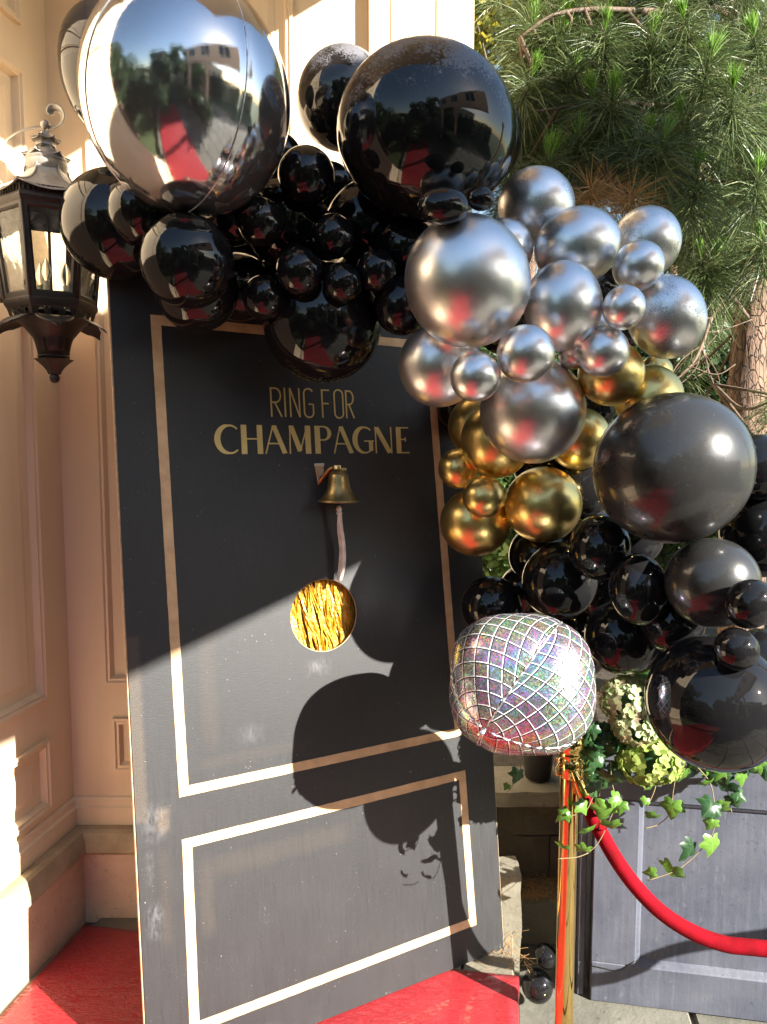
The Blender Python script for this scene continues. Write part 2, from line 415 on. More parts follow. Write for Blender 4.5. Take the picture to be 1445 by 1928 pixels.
M['leafmid'] = foliage('green_tree_leaves', [(0.04, 0.085, 0.02), (0.07, 0.13, 0.03), (0.12, 0.18, 0.045)], 0.45, 0.3)
M['leafyellow'] = foliage('yellowing_tree_leaves', [(0.16, 0.18, 0.03), (0.30, 0.26, 0.03), (0.42, 0.33, 0.03), (0.10, 0.15, 0.03)], 0.5, 0.4)
M['ivy'] = foliage('ivy_leaf', [(0.10, 0.22, 0.035), (0.16, 0.32, 0.05)], 0.35, 0.35)
M['ivydark'] = foliage('dark_ivy_leaf', [(0.025, 0.07, 0.022), (0.045, 0.11, 0.03)], 0.35, 0.2)
M['floret'] = foliage('hydrangea_petals', [(0.26, 0.38, 0.15), (0.36, 0.46, 0.22), (0.48, 0.54, 0.30), (0.50, 0.38, 0.28), (0.34, 0.42, 0.19)], 0.6, 0.35)
M['floretlime'] = foliage('lime_hydrangea_petals', [(0.18, 0.27, 0.05), (0.28, 0.36, 0.08), (0.38, 0.44, 0.13)], 0.6, 0.35)
t = NT('flaky_pine_bark'); co = t.co('Object', (1, 1, 0.35))
v = t.n('ShaderNodeTexVoronoi', feature='DISTANCE_TO_EDGE'); v.inputs['Scale'].default_value = 48
dv = t.n('ShaderNodeVectorMath', operation='ADD'); nz = t.n('ShaderNodeTexNoise'); nz.inputs['Scale'].default_value = 9; t.l(co, nz.inputs[0])
t.l(co, dv.inputs[0]); sc_ = t.n('ShaderNodeVectorMath', operation='SCALE'); sc_.inputs['Scale'].default_value = 0.09; t.l(nz.outputs['Color'], sc_.inputs[0]); t.l(sc_.outputs[0], dv.inputs[1])
t.l(dv.outputs[0], v.inputs['Vector'])
e = t.ramp(v.outputs['Distance'], [(0.0, 0.0), (0.09, 1.0)])
c = t.mix(e, (0.085, 0.052, 0.035), t.ramp(t.noise(co, 20, 7, 0.7), [(0.3, (0.12, 0.072, 0.047)), (0.7, (0.23, 0.145, 0.098))]))
t.set(color=c, rough=0.9).bump(t.math('ADD', e, t.noise(co, 60, 6)), 0.9, 0.012); M['bark'] = t.m
M['twig'] = plain('brown_twig', (0.10, 0.065, 0.040), 0.85, var=0.35, scale=40, bump=0.6)
M['stem'] = plain('pale_ivy_stem', (0.22, 0.17, 0.08), 0.7, var=0.2, scale=30)
M['pot'] = plain('black_plastic_pot', (0.012, 0.012, 0.013), 0.45, var=0.2)
M['wire'] = plain('galvanised_wire', (0.45, 0.45, 0.45), 0.3, 0.9)
M['render_pink'] = plain('pale_pink_render', (0.62, 0.46, 0.34), 0.7, var=0.08, scale=2, bump=0.15)
M['soffit'] = plain('white_soffit', (0.62, 0.55, 0.44), 0.6, var=0.06, scale=3)
M['window_dark'] = plain('dark_window_glass', (0.02, 0.024, 0.03), 0.05, var=0.1)
M['dark_metal'] = plain('dark_metal_railing', (0.03, 0.03, 0.03), 0.4, 0.6)
t = NT('gold_foil_fringe'); g = t.n('ShaderNodeNewGeometry')
t.set(color=t.ramp(g.outputs['Random Per Island'], [(0.0, (0.42, 0.15, 0.004)), (0.35, (0.55, 0.26, 0.012)), (0.7, (0.62, 0.38, 0.04)), (1.0, (0.66, 0.55, 0.22))]), metal=0.35, rough=0.28)
t.bump(t.noise(t.co(), 90, 3), 1.0, 0.006); M['fringe'] = t.m
# ================================================================ geometry frames
AX = Vector((0.170, 0.9854, 0)).normalized()            # direction the left wall and the carpet run
BX = Vector((AX.y, -AX.x, 0))
WC = Vector((-1.07, 2.46, 0))                           # inner corner of the two walls
WALLY = 2.46
# the board, leaning against the end of the wall
BU = Vector((0.87964857, 0.47562421, 0)); BW = Vector((-0.05384219, 0.09957905, 0.99357186)); BN = Vector((0.47256683, -0.87399406, 0.11320321))
BO = Vector((-0.58338194, 1.70722123, 0.006))
BOARD = frame(BU, BW, BN, BO)
def buv(x, y):
    v = ray(x, y); k = (BO - CAM).dot(BN) / v.dot(BN); P = CAM + v * k - BO
    return P.dot(BU), P.dot(BW)
# ================================================================ setting
def struct(o): return tag(o, kind='structure')
g = MB()
R_ = 160
g.add([(-R_, -R_, -0.20), (R_, -R_, -0.20), (R_, R_, -0.20), (-R_, R_, -0.20)], [(0, 1, 2, 3)])
t = NT('grass_ground'); co = t.co()
t.set(color=t.ramp(t.noise(co, 0.6, 8), [(0.3, (0.03, 0.05, 0.015)), (0.7, (0.07, 0.09, 0.03))]), rough=0.9); M['ground'] = t.m
struct(g.obj('ground', M['ground']))
# raised entrance floor (stone flags) ; its right edge runs parallel to the left wall
EDGE = Vector((0.398, 2.113, 0))                        # point of the right edge
def eb(s, c): return EDGE + AX * s + BX * c             # s along, c across (right)
g = MB()
Mf = frame(BX, AX, Vector((0, 0, 1)), EDGE)
g.box(-1.6, 0.0, -5.2, 0.62, -0.20, -0.030, Mf)
struct(g.obj('entrance_floor', M['grout']))
floor_o = bpy.data.objects['entrance_floor']
k = 0
ys = -5.2
pm = {}
while ys < 0.55:
    h = 0.46
    xs = -1.6 + (0.2 if k % 2 else 0.0)
    while xs < -0.02:
        w_ = min(0.62, -0.0 - xs)
        if w_ > 0.05:
            key = round(w_, 2)
            if key not in pm:
                pm[key] = MB().bbox(0.004, w_ - 0.004, 0.004, h - 0.004, -0.045, -0.002, 0.003).mesh('floor_slab'); pm[key].materials.append(M['paver'])
            link('floor_slab', pm[key], None, floor_o, mw=Mf @ Matrix.Translation((xs, ys, rnd(-0.0008, 0.0008))))
        xs += 0.62
    ys += h; k += 1
# carpet runner: rounded front edge folded over the right side
def carpet():
    n1, n2 = 150, 44; W = 1.425
    V = []; 
    prof = []
    for j in range(n2): prof.append((-W + W * j / (n2 - 1) * 0.985, 0.004))
    for j in range(1, 7):
        a = math.pi / 2 * j / 6; prof.append((0.002 + 0.012 * math.sin(a), 0.004 - 0.012 * (1 - math.cos(a))))
    for j in range(1, 8): prof.append((0.014 + 0.002 * math.sin(j * 1.3), -0.010 - 0.022 * j))
    m = len(prof)
    rng = np.random.RandomState(3)
    for i in range(n1):
        s = -5.0 + 5.0 * (i / (n1 - 1)) ** 0.6
        for j, (c, z) in enumerate(prof):
            wr = 0.0022 * math.sin(s * 9 + 2.2 * math.sin(c * 6)) * (1 if z > 0 else 0.3)
            wr += 0.0016 * math.sin(s * 31 + c * 7) * max(0, 1 + c * 2)
            p = eb(s, c + (0.004 * math.sin(s * 14) if z < 0.003 else 0)); V.append((p.x, p.y, z + wr))
    Fq = [(i * m + j, i * m + j + 1, (i + 1) * m + j + 1, (i + 1) * m + j) for i in range(n1 - 1) for j in range(m - 1)]
    o = np_mesh('red_carpet', V, Fq, M['carpet'], smooth=True)
    md = o.modifiers.new('thick', 'SOLIDIFY'); md.thickness = 0.006
    return tag(o, 'red carpet runner under wrinkled clear plastic film, laid on the entrance floor', 'carpet')
carpet()
# ---------------------------------------------------------------- facade
def molding(rect, parent, MW, w_=0.030, d=0.014, name='panel_molding', mat=None, inner=True):
    """raised frame around rect=(x0,x1,z0,z1) in the plane y=0 of MW (outward = -y)"""
    x0, x1, z0, z1 = rect
    prof = [(0, 0.0), (0.0, d), (w_ * 0.30, d), (w_ * 0.45, d * 0.55), (w_ * 0.72, d * 0.7), (w_, -0.010)]
    b = MB(); vs = []
    for (o_, h) in prof:
        for (x, z) in ((x0 + o_, z0 + o_), (x1 - o_, z0 + o_), (x1 - o_, z1 - o_), (x0 + o_, z1 - o_)):
            vs.append(Vector((x, -h, z)))
    fs = []
    for k in range(len(prof) - 1):
        for c in range(4):
            c2 = (c + 1) % 4; fs.append((k * 4 + c, k * 4 + c2, (k + 1) * 4 + c2, (k + 1) * 4 + c))
    b.add([MW @ v for v in vs], fs)
    return b.obj(name, mat or M['facade'], parent, angle=25)
def wall_with_panels(name, MW, length, z0, z1, rects, parent, thick=0.25):
    """wall slab in the frame MW (x along, outward -y) with each rect recessed by 10 mm and its raised molding"""
    xs = sorted({0.0, length} | {r[0] for r in rects} | {r[1] for r in rects})
    zs = sorted({z0, z1} | {r[2] for r in rects} | {r[3] for r in rects})
    b = MB()
    for i in range(len(xs) - 1):
        for j in range(len(zs) - 1):
            cx_, cz_ = (xs[i] + xs[i + 1]) / 2, (zs[j] + zs[j + 1]) / 2
            if any(r[0] < cx_ < r[1] and r[2] < cz_ < r[3] for r in rects): continue
            b.add([MW @ Vector(v) for v in ((xs[i], 0, zs[j]), (xs[i + 1], 0, zs[j]), (xs[i + 1], 0, zs[j + 1]), (xs[i], 0, zs[j + 1]))], [(0, 1, 2, 3)])
    b.box(0, length, 0.012, thick, z0, z1, MW)
    o = b.obj(name, M['facade'], parent)
    for r in rects:
        p = MB(); I = 0.028
        p.add([MW @ Vector(v) for v in ((r[0], 0.010, r[2]), (r[1], 0.010, r[2]), (r[1], 0.010, r[3]), (r[0], 0.010, r[3]))], [(0, 1, 2, 3)])
        # raised field with a bevelled shoulder
        q = [(0.055, 0.0095), (0.075, 0.003)]
        vs = [];
        for (o_, h) in q:
            for (x, z) in ((r[0] + o_, r[2] + o_), (r[1] - o_, r[2] + o_), (r[1] - o_, r[3] - o_), (r[0] + o_, r[3] - o_)): vs.append(MW @ Vector((x, h, z)))
        p.add(vs, [(0, 1, 5, 4), (1, 2, 6, 5), (2, 3, 7, 6), (3, 0, 4, 7), (4, 5, 6, 7)])
        p.obj('panel', M['facade'], parent)
        molding((r[0] - 0.004, r[1] + 0.004, r[2] - 0.004, r[3] + 0.004), parent, MW)
    return o
house = empty('house', (-1.07, 2.46, 0), label='cream panelled house front with a stone plinth, behind the lantern and the black board', cat='building')
hp = Matrix.Translation(-Vector((-1.07, 2.46, 0)))
zt = 4.6; LWL = 1.32
MWb = hp @ frame(Vector((1, 0, 0)), Vector((0, 1, 0)), Vector((0, 0, 1)), Vector((-1.07, 2.46, 0)))
wall_with_panels('wall', MWb, 1.07 + 0.275, 0.296, zt, [(0.125, 0.78, 0.80, 3.7), (0.148, 0.78, 0.495, 0.675)], house)
MWl = hp @ frame(AX, -BX, Vector((0, 0, 1)), WC - AX * LWL)
# left wall: x along AX ending at the corner, outward (towards the passage) = +BX = -(-BX)
wall_with_panels('wall', MWl, LWL, 0.296, zt, [(LWL - 1.15, LWL - 0.138, 0.795, 2.72), (LWL - 1.15, LWL - 0.138, 2.86, 4.3), (LWL - 1.15, LWL - 0.138, 0.43, 0.655)], house)
# pilaster at the building's end
b = MB(); b.box(1.025, 1.09, -0.035, 0, 0.30, zt, MWb); b.box(1.095, 1.23, -0.035, 0, 0.30, zt, MWb); b.box(1.236, 1.352, -0.035, 0.25, 0.30, zt, MWb); b.box(1.09, 1.236, -0.028, 0, 0.30, zt, MWb)
b.obj('pilaster', M['facade'], house)
b = MB(); b.box(1.02, 1.0245, -0.012, 0, 0.30, zt, MWb); b.obj('corner_bead', M['tape'], house)
b = MB(); b.box(1.06, 1.345, 0.26, 4.0, 0.0, zt, MWb); b.obj('side_wall', M['facade'], house)
b = MB(); b.box(-4.0, -0.001, 0.0, 0.25, 0.0, zt, MWl @ Matrix.Identity(4) if False else hp @ frame(BX, AX, Vector((0, 0, 1)), WC - AX * LWL)); b.obj('return_wall', M['facade'], house)
# base molding, ledge (sill) and plinth swept round the corner
def sweep_base(prof, name, mat):
    """prof: (outward, z) closed section; swept along left wall, corner, back wall"""
    b = MB(); n_ = len(prof); path = []
    for s in (3.4, 0.0):
        pass
    vs = []
    for (o_, z) in prof:                                  # near end on left wall
        p = WC - AX * LWL + BX * o_; vs.append(Vector((p.x, p.y, z)))
    for (o_, z) in prof:                                  # mitred inner corner: intersection of the offset lines
        y = WALLY - o_; base = WC + BX * o_; k_ = (y - base.y) / AX.y; p = base + AX * k_; vs.append(Vector((p.x, p.y, z)))
    for (o_, z) in prof: vs.append(Vector((0.275, WALLY - o_, z)))
    vs = [hp @ v for v in vs]
    fs = []
    for seg in (0, 1):
        for i in range(n_):
            j = (i + 1) % n_; fs.append((seg * n_ + i, seg * n_ + j, (seg + 1) * n_ + j, (seg + 1) * n_ + i))
    fs.append(tuple(range(n_))); fs.append(tuple(2 * n_ + i for i in range(n_))[::-1])
    b.add(vs, fs); return b.obj(name, mat, house, angle=25)
sweep_base([(-0.02, 0.400), (0.006, 0.400), (0.012, 0.392), (0.012, 0.372), (0.020, 0.366), (0.020, 0.306), (-0.02, 0.306)], 'base_molding', M['facade'])
sweep_base([(-0.02, 0.305), (0.048, 0.305), (0.060, 0.298), (0.078, 0.262), (0.080, 0.238), (0.066, 0.226), (-0.02, 0.226)], 'sill', M['sill'])
sweep_base([(-0.02, 0.226), (0.062, 0.226), (0.062, -0.02), (-0.02, -0.02)], 'plinth', M['plinth'])
# porch roof over the entrance (out of frame above): its edge throws the slanting shade line
def mplane_pt(X=None, Y=None, z=None, m=None):
    # point of plane (-.433,.159,.846).p = m  (z relative to the camera height)
    return (m - 0.159 * Y - 0.846 * z) / -0.433
rx0 = mplane_pt(Y=1.81, z=1.85, m=1.65); re = Vector((rx0, 1.81, 3.45))
b = MB(); Mr = hp @ frame(BX, AX, Vector((0, 0, 1)), re)
b.box(-1.9, 0, -0.75, 0.6, 0.0, 0.10, Mr); b.box(-1.9, -0.05, -0.70, 0.6, 0.10, 0.7, Mr)
b.obj('porch_roof', M['soffit'], house)
# ---------------------------------------------------------------- added shade caster (unseen, right): beam on columns, throws the shade over the arch
a1 = Vector((-0.635, 1.81, -0.574)); cp = a1 + L * 4.4
dirc = Vector((0.345, 0.938, 0)).normalized(); outc = Vector((dirc.y, -dirc.x, 0))
cp.z += 1.6
Mc = frame(outc, dirc, Vector((0, 0, 1)), cp)
shade_wing = empty('shade_colonnade', (cp.x, cp.y, -0.2), label='added pale pink beam on columns, out of view, shading the board and the arch', cat='building')
wp = Matrix.Translation(-Vector((cp.x, cp.y, -0.2)))
BH = 1.13
b = MB(); b.box(-0.3, 0, -3.4, 1.45, 0, BH, wp @ Mc); b.obj('beam', M['render_pink'], shade_wing)
for s in (-3.2, -1.2, 2.9):
    b = MB(); b.lathe([(0.16, -cp.z - 0.2), (0.16, -cp.z - 0.05), (0.12, -cp.z), (0.105, -0.2), (0.15, -0.12), (0.15, 0)], 20, wp @ Mc @ Matrix.Translation((-0.15, s, 0))); b.obj('column', M['render_pink'], shade_wing, smooth=False, angle=40)
for s in (-3.0, -1.6, -0.2):
    b = MB(); b.box(-0.32, -0.304, s, s + 0.8, 0.35, 1.05, wp @ Mc); w_o = b.obj('window', M['soffit'], shade_wing)
    b = MB(); b.box(-0.326, -0.321, s + 0.06, s + 0.37, 0.40, 1.0, wp @ Mc); b.box(-0.326, -0.321, s + 0.43, s + 0.74, 0.40, 1.0, wp @ Mc); b.obj('pane', M['window_dark'], w_o)
# ---------------------------------------------------------------- lower court floor and stone steps right of the board
court = struct(MB().box(-0.02, 5.0, -5.0, 0.62, -0.24, -0.20 + 0.012, Mf).obj('courtyard_floor', M['grout']))
xs0 = [0.0, 0.55, 1.18, 1.75, 2.4, 3.0, 3.7]; ys0 = [-5, -4.3, -3.7, -3.0, -2.4, -1.9, -1.35, -0.95, -0.45, 0.0, 0.55]
for i in range(len(xs0) - 1):
    for j in range(len(ys0) - 1):
        dx = rnd(-0.03, 0.03)
        o = MB().bbox(xs0[i] + 0.008 + (0.004 if i == 0 else 0), xs0[i + 1] - 0.008, ys0[j] + 0.008, ys0[j + 1] - 0.008, -0.19, -0.170 + rnd(-0.003, 0.003), 0.006).obj('flagstone', M['flag'], court, mw=Mf)
def rough_block(x0, x1, y0, y1, z0, z1, name, mat, parent, seed, amp=0.006, n=7):
    """a stone with uneven faces"""
    rng = random.Random(seed); b = MB()
    import mathutils
    vs = []; fs = []; idx = {}
    def P(i, j, k):
        key = (i, j, k)
        if key in idx: return idx[key]
        p = Vector((x0 + (x1 - x0) * i / n, y0 + (y1 - y0) * j / n, z0 + (z1 - z0) * k / n))
        q = mathutils.noise.noise_vector(p * 11 + Vector((seed, seed * 2, 0))) * amp + mathutils.noise.noise_vector(p * 40 + Vector((seed, 0, 0))) * amp * 0.4
        idx[key] = len(vs); vs.append(p + q); return idx[key]
    for a in range(n):
        for c in range(n):
            for (f0) in (0, n):
                fs.append((P(a, c, f0), P(a + 1, c, f0), P(a + 1, c + 1, f0), P(a, c + 1, f0)))
                fs.append((P(a, f0, c), P(a + 1, f0, c), P(a + 1, f0, c + 1), P(a, f0, c + 1)))
                fs.append((P(f0, a, c), P(f0, a + 1, c), P(f0, a + 1, c + 1), P(f0, a, c + 1)))
    b.add(vs, fs); return b.obj(name, mat, parent, angle=50)
steps = empty('garden_steps', (0.62, 2.5, -0.2), label='stacked rough stone steps strewn with pine needles, between the board and the grey planter', cat='steps')
so = Matrix.Translation((-0.62, -2.5, 0.2))
def sblock(x0, x1, y0, y1, z0, z1, mat, seed, name='stone', amp=0.006):
    rough_block(x0 - 0.62, x1 - 0.62, y0 - 2.5, y1 - 2.5, z0 + 0.2, z1 + 0.2, name, mat, steps, seed, amp)
sblock(0.36, 0.452, 2.30, 2.42, -0.2, 0.205, M['stone'], 1)                  # upright slab behind the board's foot
sblock(0.452, 0.85, 2.50, 2.66, -0.2, -0.018, M['stone'], 2)                 # first riser
sblock(0.30, 0.62, 2.655, 2.75, -0.02, 0.15, M['darkstone'], 3, amp=0.010)
sblock(0.625, 1.0, 2.66, 2.75, -0.02, 0.145, M['darkstone'], 4, amp=0.010)
sblock(0.30, 0.78, 2.650, 2.76, 0.155, 0.295, M['darkstone'], 5, amp=0.010)
sblock(0.785, 1.1, 2.655, 2.76, 0.155, 0.295, M['darkstone'], 6, amp=0.010)
sblock(0.28, 0.70, 2.58, 2.80, 0.300, 0.355, M['stone'], 7, 'cap_stone')
sblock(0.705, 1.2, 2.585, 2.80, 0.300, 0.352, M['stone'], 8, 'cap_stone')
bd = MB().box(0.30, 6.0, 2.80, 7.5, -0.2, 0.33).obj('garden_bed', M['soil']); struct(bd)
# fallen needles on the step
def needle_litter(n, x0, x1, y0, y1, z, name, label):
    V = []; Fq = []
    for i in range(n):
        x, y = rnd(x0, x1), rnd(y0, y1); a = rnd(0, math.pi); l_ = rnd(0.03, 0.07); zz = z + rnd(0.001, 0.012)
        dx, dy = math.cos(a) * l_ / 2, math.sin(a) * l_ / 2; wx, wy = -math.sin(a) * 0.0008, math.cos(a) * 0.0008
        k = len(V); zz2 = zz + rnd(-0.004, 0.008)
        V += [(x - dx - wx, y - dy - wy, zz), (x - dx + wx, y - dy + wy, zz), (x + dx + wx, y + dy + wy, zz2), (x + dx - wx, y + dy - wy, zz2)]
        Fq.append((k, k + 1, k + 2, k + 3))
    return tag(np_mesh(name, V, Fq, M['deadneedle']), label, 'pine needles', kind='stuff')
needle_litter(420, 0.45, 0.83, 2.51, 2.64, -0.012, 'fallen_needles', 'brown fallen pine needles lying on the stone step')
needle_litter(60, 0.30, 0.46, 2.12, 2.30, 0.004, 'fallen_needles', 'a few dry needles lying on the floor beside the foot of the board')
# ================================================================ the black board
def rect_mask(t, sep, u0, u1, w0, w1, soft):
    def edge(o, lo, up):
        a = t.math('MULTIPLY', t.math('SUBTRACT', o, lo), 1.0 / soft, clamp=True)
        b_ = t.math('MULTIPLY', t.math('SUBTRACT', up, o), 1.0 / soft, clamp=True)
        return t.math('MULTIPLY', a, b_)
    return t.math('MULTIPLY', edge(sep.outputs[0], u0, u1), edge(sep.outputs[1], w0, w1))
t = NT('brushed_black_board_paint'); co = t.co()
nd = t.n('ShaderNodeVectorMath', operation='ADD'); nn = t.n('ShaderNodeTexNoise'); nn.inputs['Scale'].default_value = 60; nn.inputs['Detail'].default_value = 6; t.l(co, nn.inputs[0])
ns = t.n('ShaderNodeVectorMath', operation='SCALE'); ns.inputs['Scale'].default_value = 0.014; t.l(nn.outputs['Color'], ns.inputs[0]); t.l(co, nd.inputs[0]); t.l(ns.outputs[0], nd.inputs[1])
sp = t.n('ShaderNodeSeparateXYZ'); t.l(nd.outputs[0], sp.inputs[0])
masks = None
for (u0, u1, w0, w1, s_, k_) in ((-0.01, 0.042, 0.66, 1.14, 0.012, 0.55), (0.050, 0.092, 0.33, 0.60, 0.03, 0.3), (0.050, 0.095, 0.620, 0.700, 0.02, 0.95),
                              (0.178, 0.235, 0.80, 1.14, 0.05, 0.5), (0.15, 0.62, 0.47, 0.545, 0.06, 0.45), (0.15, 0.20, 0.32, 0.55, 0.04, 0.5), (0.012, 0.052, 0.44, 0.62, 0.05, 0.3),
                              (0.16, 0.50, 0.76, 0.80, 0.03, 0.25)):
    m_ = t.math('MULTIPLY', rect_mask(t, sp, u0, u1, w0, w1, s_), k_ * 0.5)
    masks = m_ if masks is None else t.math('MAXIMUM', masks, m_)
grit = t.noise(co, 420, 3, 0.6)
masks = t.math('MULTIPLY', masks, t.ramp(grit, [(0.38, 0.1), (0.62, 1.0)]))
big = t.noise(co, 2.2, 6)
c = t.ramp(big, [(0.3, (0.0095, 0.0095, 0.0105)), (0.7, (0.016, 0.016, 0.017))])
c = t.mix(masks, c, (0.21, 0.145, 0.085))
vo = t.n('ShaderNodeTexVoronoi'); vo.inputs['Scale'].default_value = 75; t.l(nd.outputs[0], vo.inputs['Vector'])
dots = t.math('LESS_THAN', vo.outputs['Distance'], t.math('MULTIPLY', t.math('SUBTRACT', t.noise(co, 17, 4, 0.7), 0.47, clamp=True), 0.62))
sm = None
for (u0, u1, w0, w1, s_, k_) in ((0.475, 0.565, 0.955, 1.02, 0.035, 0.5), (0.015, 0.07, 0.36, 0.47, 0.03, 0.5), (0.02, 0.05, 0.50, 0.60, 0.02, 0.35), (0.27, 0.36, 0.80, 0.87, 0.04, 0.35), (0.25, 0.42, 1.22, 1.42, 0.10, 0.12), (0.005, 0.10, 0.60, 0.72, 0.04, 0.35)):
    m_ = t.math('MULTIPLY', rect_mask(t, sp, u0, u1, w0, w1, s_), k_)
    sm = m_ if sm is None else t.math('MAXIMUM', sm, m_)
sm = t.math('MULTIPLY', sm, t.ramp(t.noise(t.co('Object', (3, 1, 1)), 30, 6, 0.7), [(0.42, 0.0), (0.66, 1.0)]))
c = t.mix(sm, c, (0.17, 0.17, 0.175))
c = t.mix(t.ramp(t.noise(co, 190, 3, 0.7), [(0.60, 0.0), (0.72, 0.22)]), c, (0.10, 0.095, 0.085))
c = t.mix(t.math('MULTIPLY', dots, 0.55), c, (0.35, 0.33, 0.30))
scr = t.ramp(t.noise(t.co('Object', (2, 26, 1)), 6, 5, 0.7, 1.2), [(0.68, 0.0), (0.76, 0.35)])
c = t.mix(scr, c, (0.12, 0.12, 0.12))
t.set(color=c, rough=t.ramp(t.noise(t.co('Object', (60, 3, 1)), 3, 5), [(0.3, 0.47), (0.7, 0.60)]), ior=1.55)
br = t.noise(t.co('Object', (7, 120, 1)), 5, 6, 0.65)
t.bump(t.math('ADD', t.math('MULTIPLY', br, 0.7), t.math('MULTIPLY', grit, 0.6)), 0.32, 0.0016); M['board'] = t.m
board = empty('door_board', mat=BOARD, label='tall black painted board with gold tape frames and RING FOR CHAMPAGNE lettering, leaning by the cream wall', cat='board')
def panel_with_hole():
    W_, H_ = 1.10, 2.05; cx_, cy_, r_ = 0.5405, 1.1235, 0.1035; n = 64
    V = []; Fs = []
    ring = [(cx_ + r_ * math.cos(2 * math.pi * i / n), cy_ + r_ * math.sin(2 * math.pi * i / n)) for i in range(n)]
    # outer points: cast each direction onto the rectangle
    def cast(a):
        dx, dy = math.cos(a), math.sin(a); k = 1e9
        if dx > 1e-9: k = min(k, (W_ - cx_) / dx)
        if dx < -1e-9: k = min(k, -cx_ / dx)
        if dy > 1e-9: k = min(k, (H_ - cy_) / dy)
        if dy < -1e-9: k = min(k, -cy_ / dy)
        return (cx_ + dx * k, cy_ + dy * k)
    angs = [2 * math.pi * i / n for i in range(n)]
    corners = [math.atan2(y - cy_, x - cx_) % (2 * math.pi) for x, y in ((0, 0), (W_, 0), (W_, H_), (0, H_))]
    angs = sorted(set([a for a in angs] + corners)); n = len(angs)
    b = MB()
    for z in (0.0, -0.019):
        for a in angs: b.v.append((cx_ + r_ * math.cos(a), cy_ + r_ * math.sin(a), z))
        for a in angs: x, y = cast(a); b.v.append((x, y, z))
    for i in range(n):
        j = (i + 1) % n
        b.f.append((i, n + i, n + j, j)); b.f.append((2 * n + i, 2 * n + j, 3 * n + j, 3 * n + i))
        b.f.append((i, j, 2 * n + j, 2 * n + i)); b.f.append((n + i, 3 * n + i, 3 * n + j, n + j))
    return b.obj('panel', M['board'], board)
panel_with_hole()
# thin bare-ply edge that shows round the black face
b = MB(); b.box(-0.0035, -0.0002, 0.0, 2.05, -0.0188, -0.004); b.box(1.1002, 1.1035, 0.0, 2.05, -0.0188, -0.004); b.obj('bare_edge', M['tan_tab'], board)
# raw rim of the hole
b = MB(); vs = []; n = 64
b.tube([(0.5405 + 0.1030 * math.cos(2 * math.pi * i / n), 1.1235 + 0.1030 * math.sin(2 * math.pi * i / n), -0.004) for i in range(n)], 0.0012, 6, closed=True); b.obj('hole_rim', M['tan_tab'], board, smooth=True)
# back struts
for x in (0.18, 0.88):
    MB().box(x, x + 0.045, 0.05, 2.0, -0.040, -0.0195).obj('batten', M['twig'], board)
# tape frames: torn-edged strips a little proud of the paint
def tape_strip(p, q, w_, side, z, seed):
    """strip from p to q, w_ wide, lying to the given side; ragged edges"""
    rng = random.Random(seed); p = Vector(p); q = Vector(q); d = (q - p); l_ = d.length; d.normalize(); nrm = Vector((-d.y, d.x)) * side
    n = max(6, int(l_ / 0.02)); b = MB(); o = []
    for i in range(n + 1):
        c_ = p + d * (l_ * i / n); j1 = rng.uniform(-0.0004, 0.0004); j2 = rng.uniform(-0.0004, 0.0004)
        a_ = c_ + nrm * j1; e_ = c_ + nrm * (w_ + j2); o.append((a_, e_))
    for (a_, e_) in o: b.v += [(a_.x, a_.y, z), (e_.x, e_.y, z), (a_.x, a_.y, 0.0003), (e_.x, e_.y, 0.0003)]
    for i in range(n):
        k = i * 4; b.f += [(k, k + 1, k + 5, k + 4), (k, k + 4, k + 6, k + 2), (k + 1, k + 3, k + 7, k + 5)]
    b.f += [(0, 2, 3, 1), (4 * n, 4 * n + 1, 4 * n + 3, 4 * n + 2)]
    return b.obj('tape_strip', M['tape'], board)
def tape_rect(TL, TR, BR_, BL, w_, z, sd_):
    # outer corners; strips lie inwards, butted at the corners
    def V2(a): return Vector(a)
    TL, TR, BR_, BL = map(V2, (TL, TR, BR_, BL))
    tape_strip(BL, TL, w_, -1, z, sd_)
    tape_strip(BR_, TR, w_, 1, z, sd_ + 1)
    dx = Vector((w_ + 0.0002, 0))
    tape_strip(TL + dx, TR - dx, w_, -1, z, sd_ + 2)
    tape_strip(BL + dx, BR_ - dx, w_, 1, z, sd_ + 3)
tape_rect((0.0975, 1.948), (0.953, 1.936), (0.985, 0.700), (0.109, 0.702), 0.0255, 0.0010, 11)
tape_rect((0.1105, 0.594), (0.990, 0.591), (1.000, 0.106), (0.106, 0.098), 0.0255, 0.0010, 21)
# lettering
LAY = [0.0007]
def stroke_letter(strokes, lo=None, hi=None):
    """strokes: list of (points, width or [widths]) in board metres; flat vinyl, 0.5 mm thick"""
    b = MB()
    for pts, w_ in strokes:
        pts = [Vector(p) for p in pts]; n = len(pts); ws = [w_] * n if not hasattr(w_, '__len__') else w_
        LAY[0] += 0.00003; z = LAY[0]
        if LAY[0] > 0.0012: LAY[0] = 0.0007
        L_, R2 = [], []
        for i, p in enumerate(pts):
            d = (pts[min(i + 1, n - 1)] - pts[max(i - 1, 0)]).normalized(); nr = Vector((-d.y, d.x)) * ws[i] / 2
            L_.append(p + nr); R2.append(p - nr)
        k0 = len(b.v)
        if lo is not None:
            for v_ in L_ + R2: v_.y = min(hi, max(lo, v_.y))
        for a_, e_ in zip(L_, R2): b.v += [(a_.x, a_.y, z), (e_.x, e_.y, z), (a_.x, a_.y, 0.0002), (e_.x, e_.y, 0.0002)]
        for i in range(n - 1):
            k = k0 + i * 4; b.f += [(k, k + 1, k + 5, k + 4), (k, k + 4, k + 6, k + 2), (k + 1, k + 3, k + 7, k + 5)]
        b.f += [(k0, k0 + 2, k0 + 3, k0 + 1), (k0 + 4 * n - 4, k0 + 4 * n - 3, k0 + 4 * n - 1, k0 + 4 * n - 2)]
    return b.obj('letter', M['letter'], board)
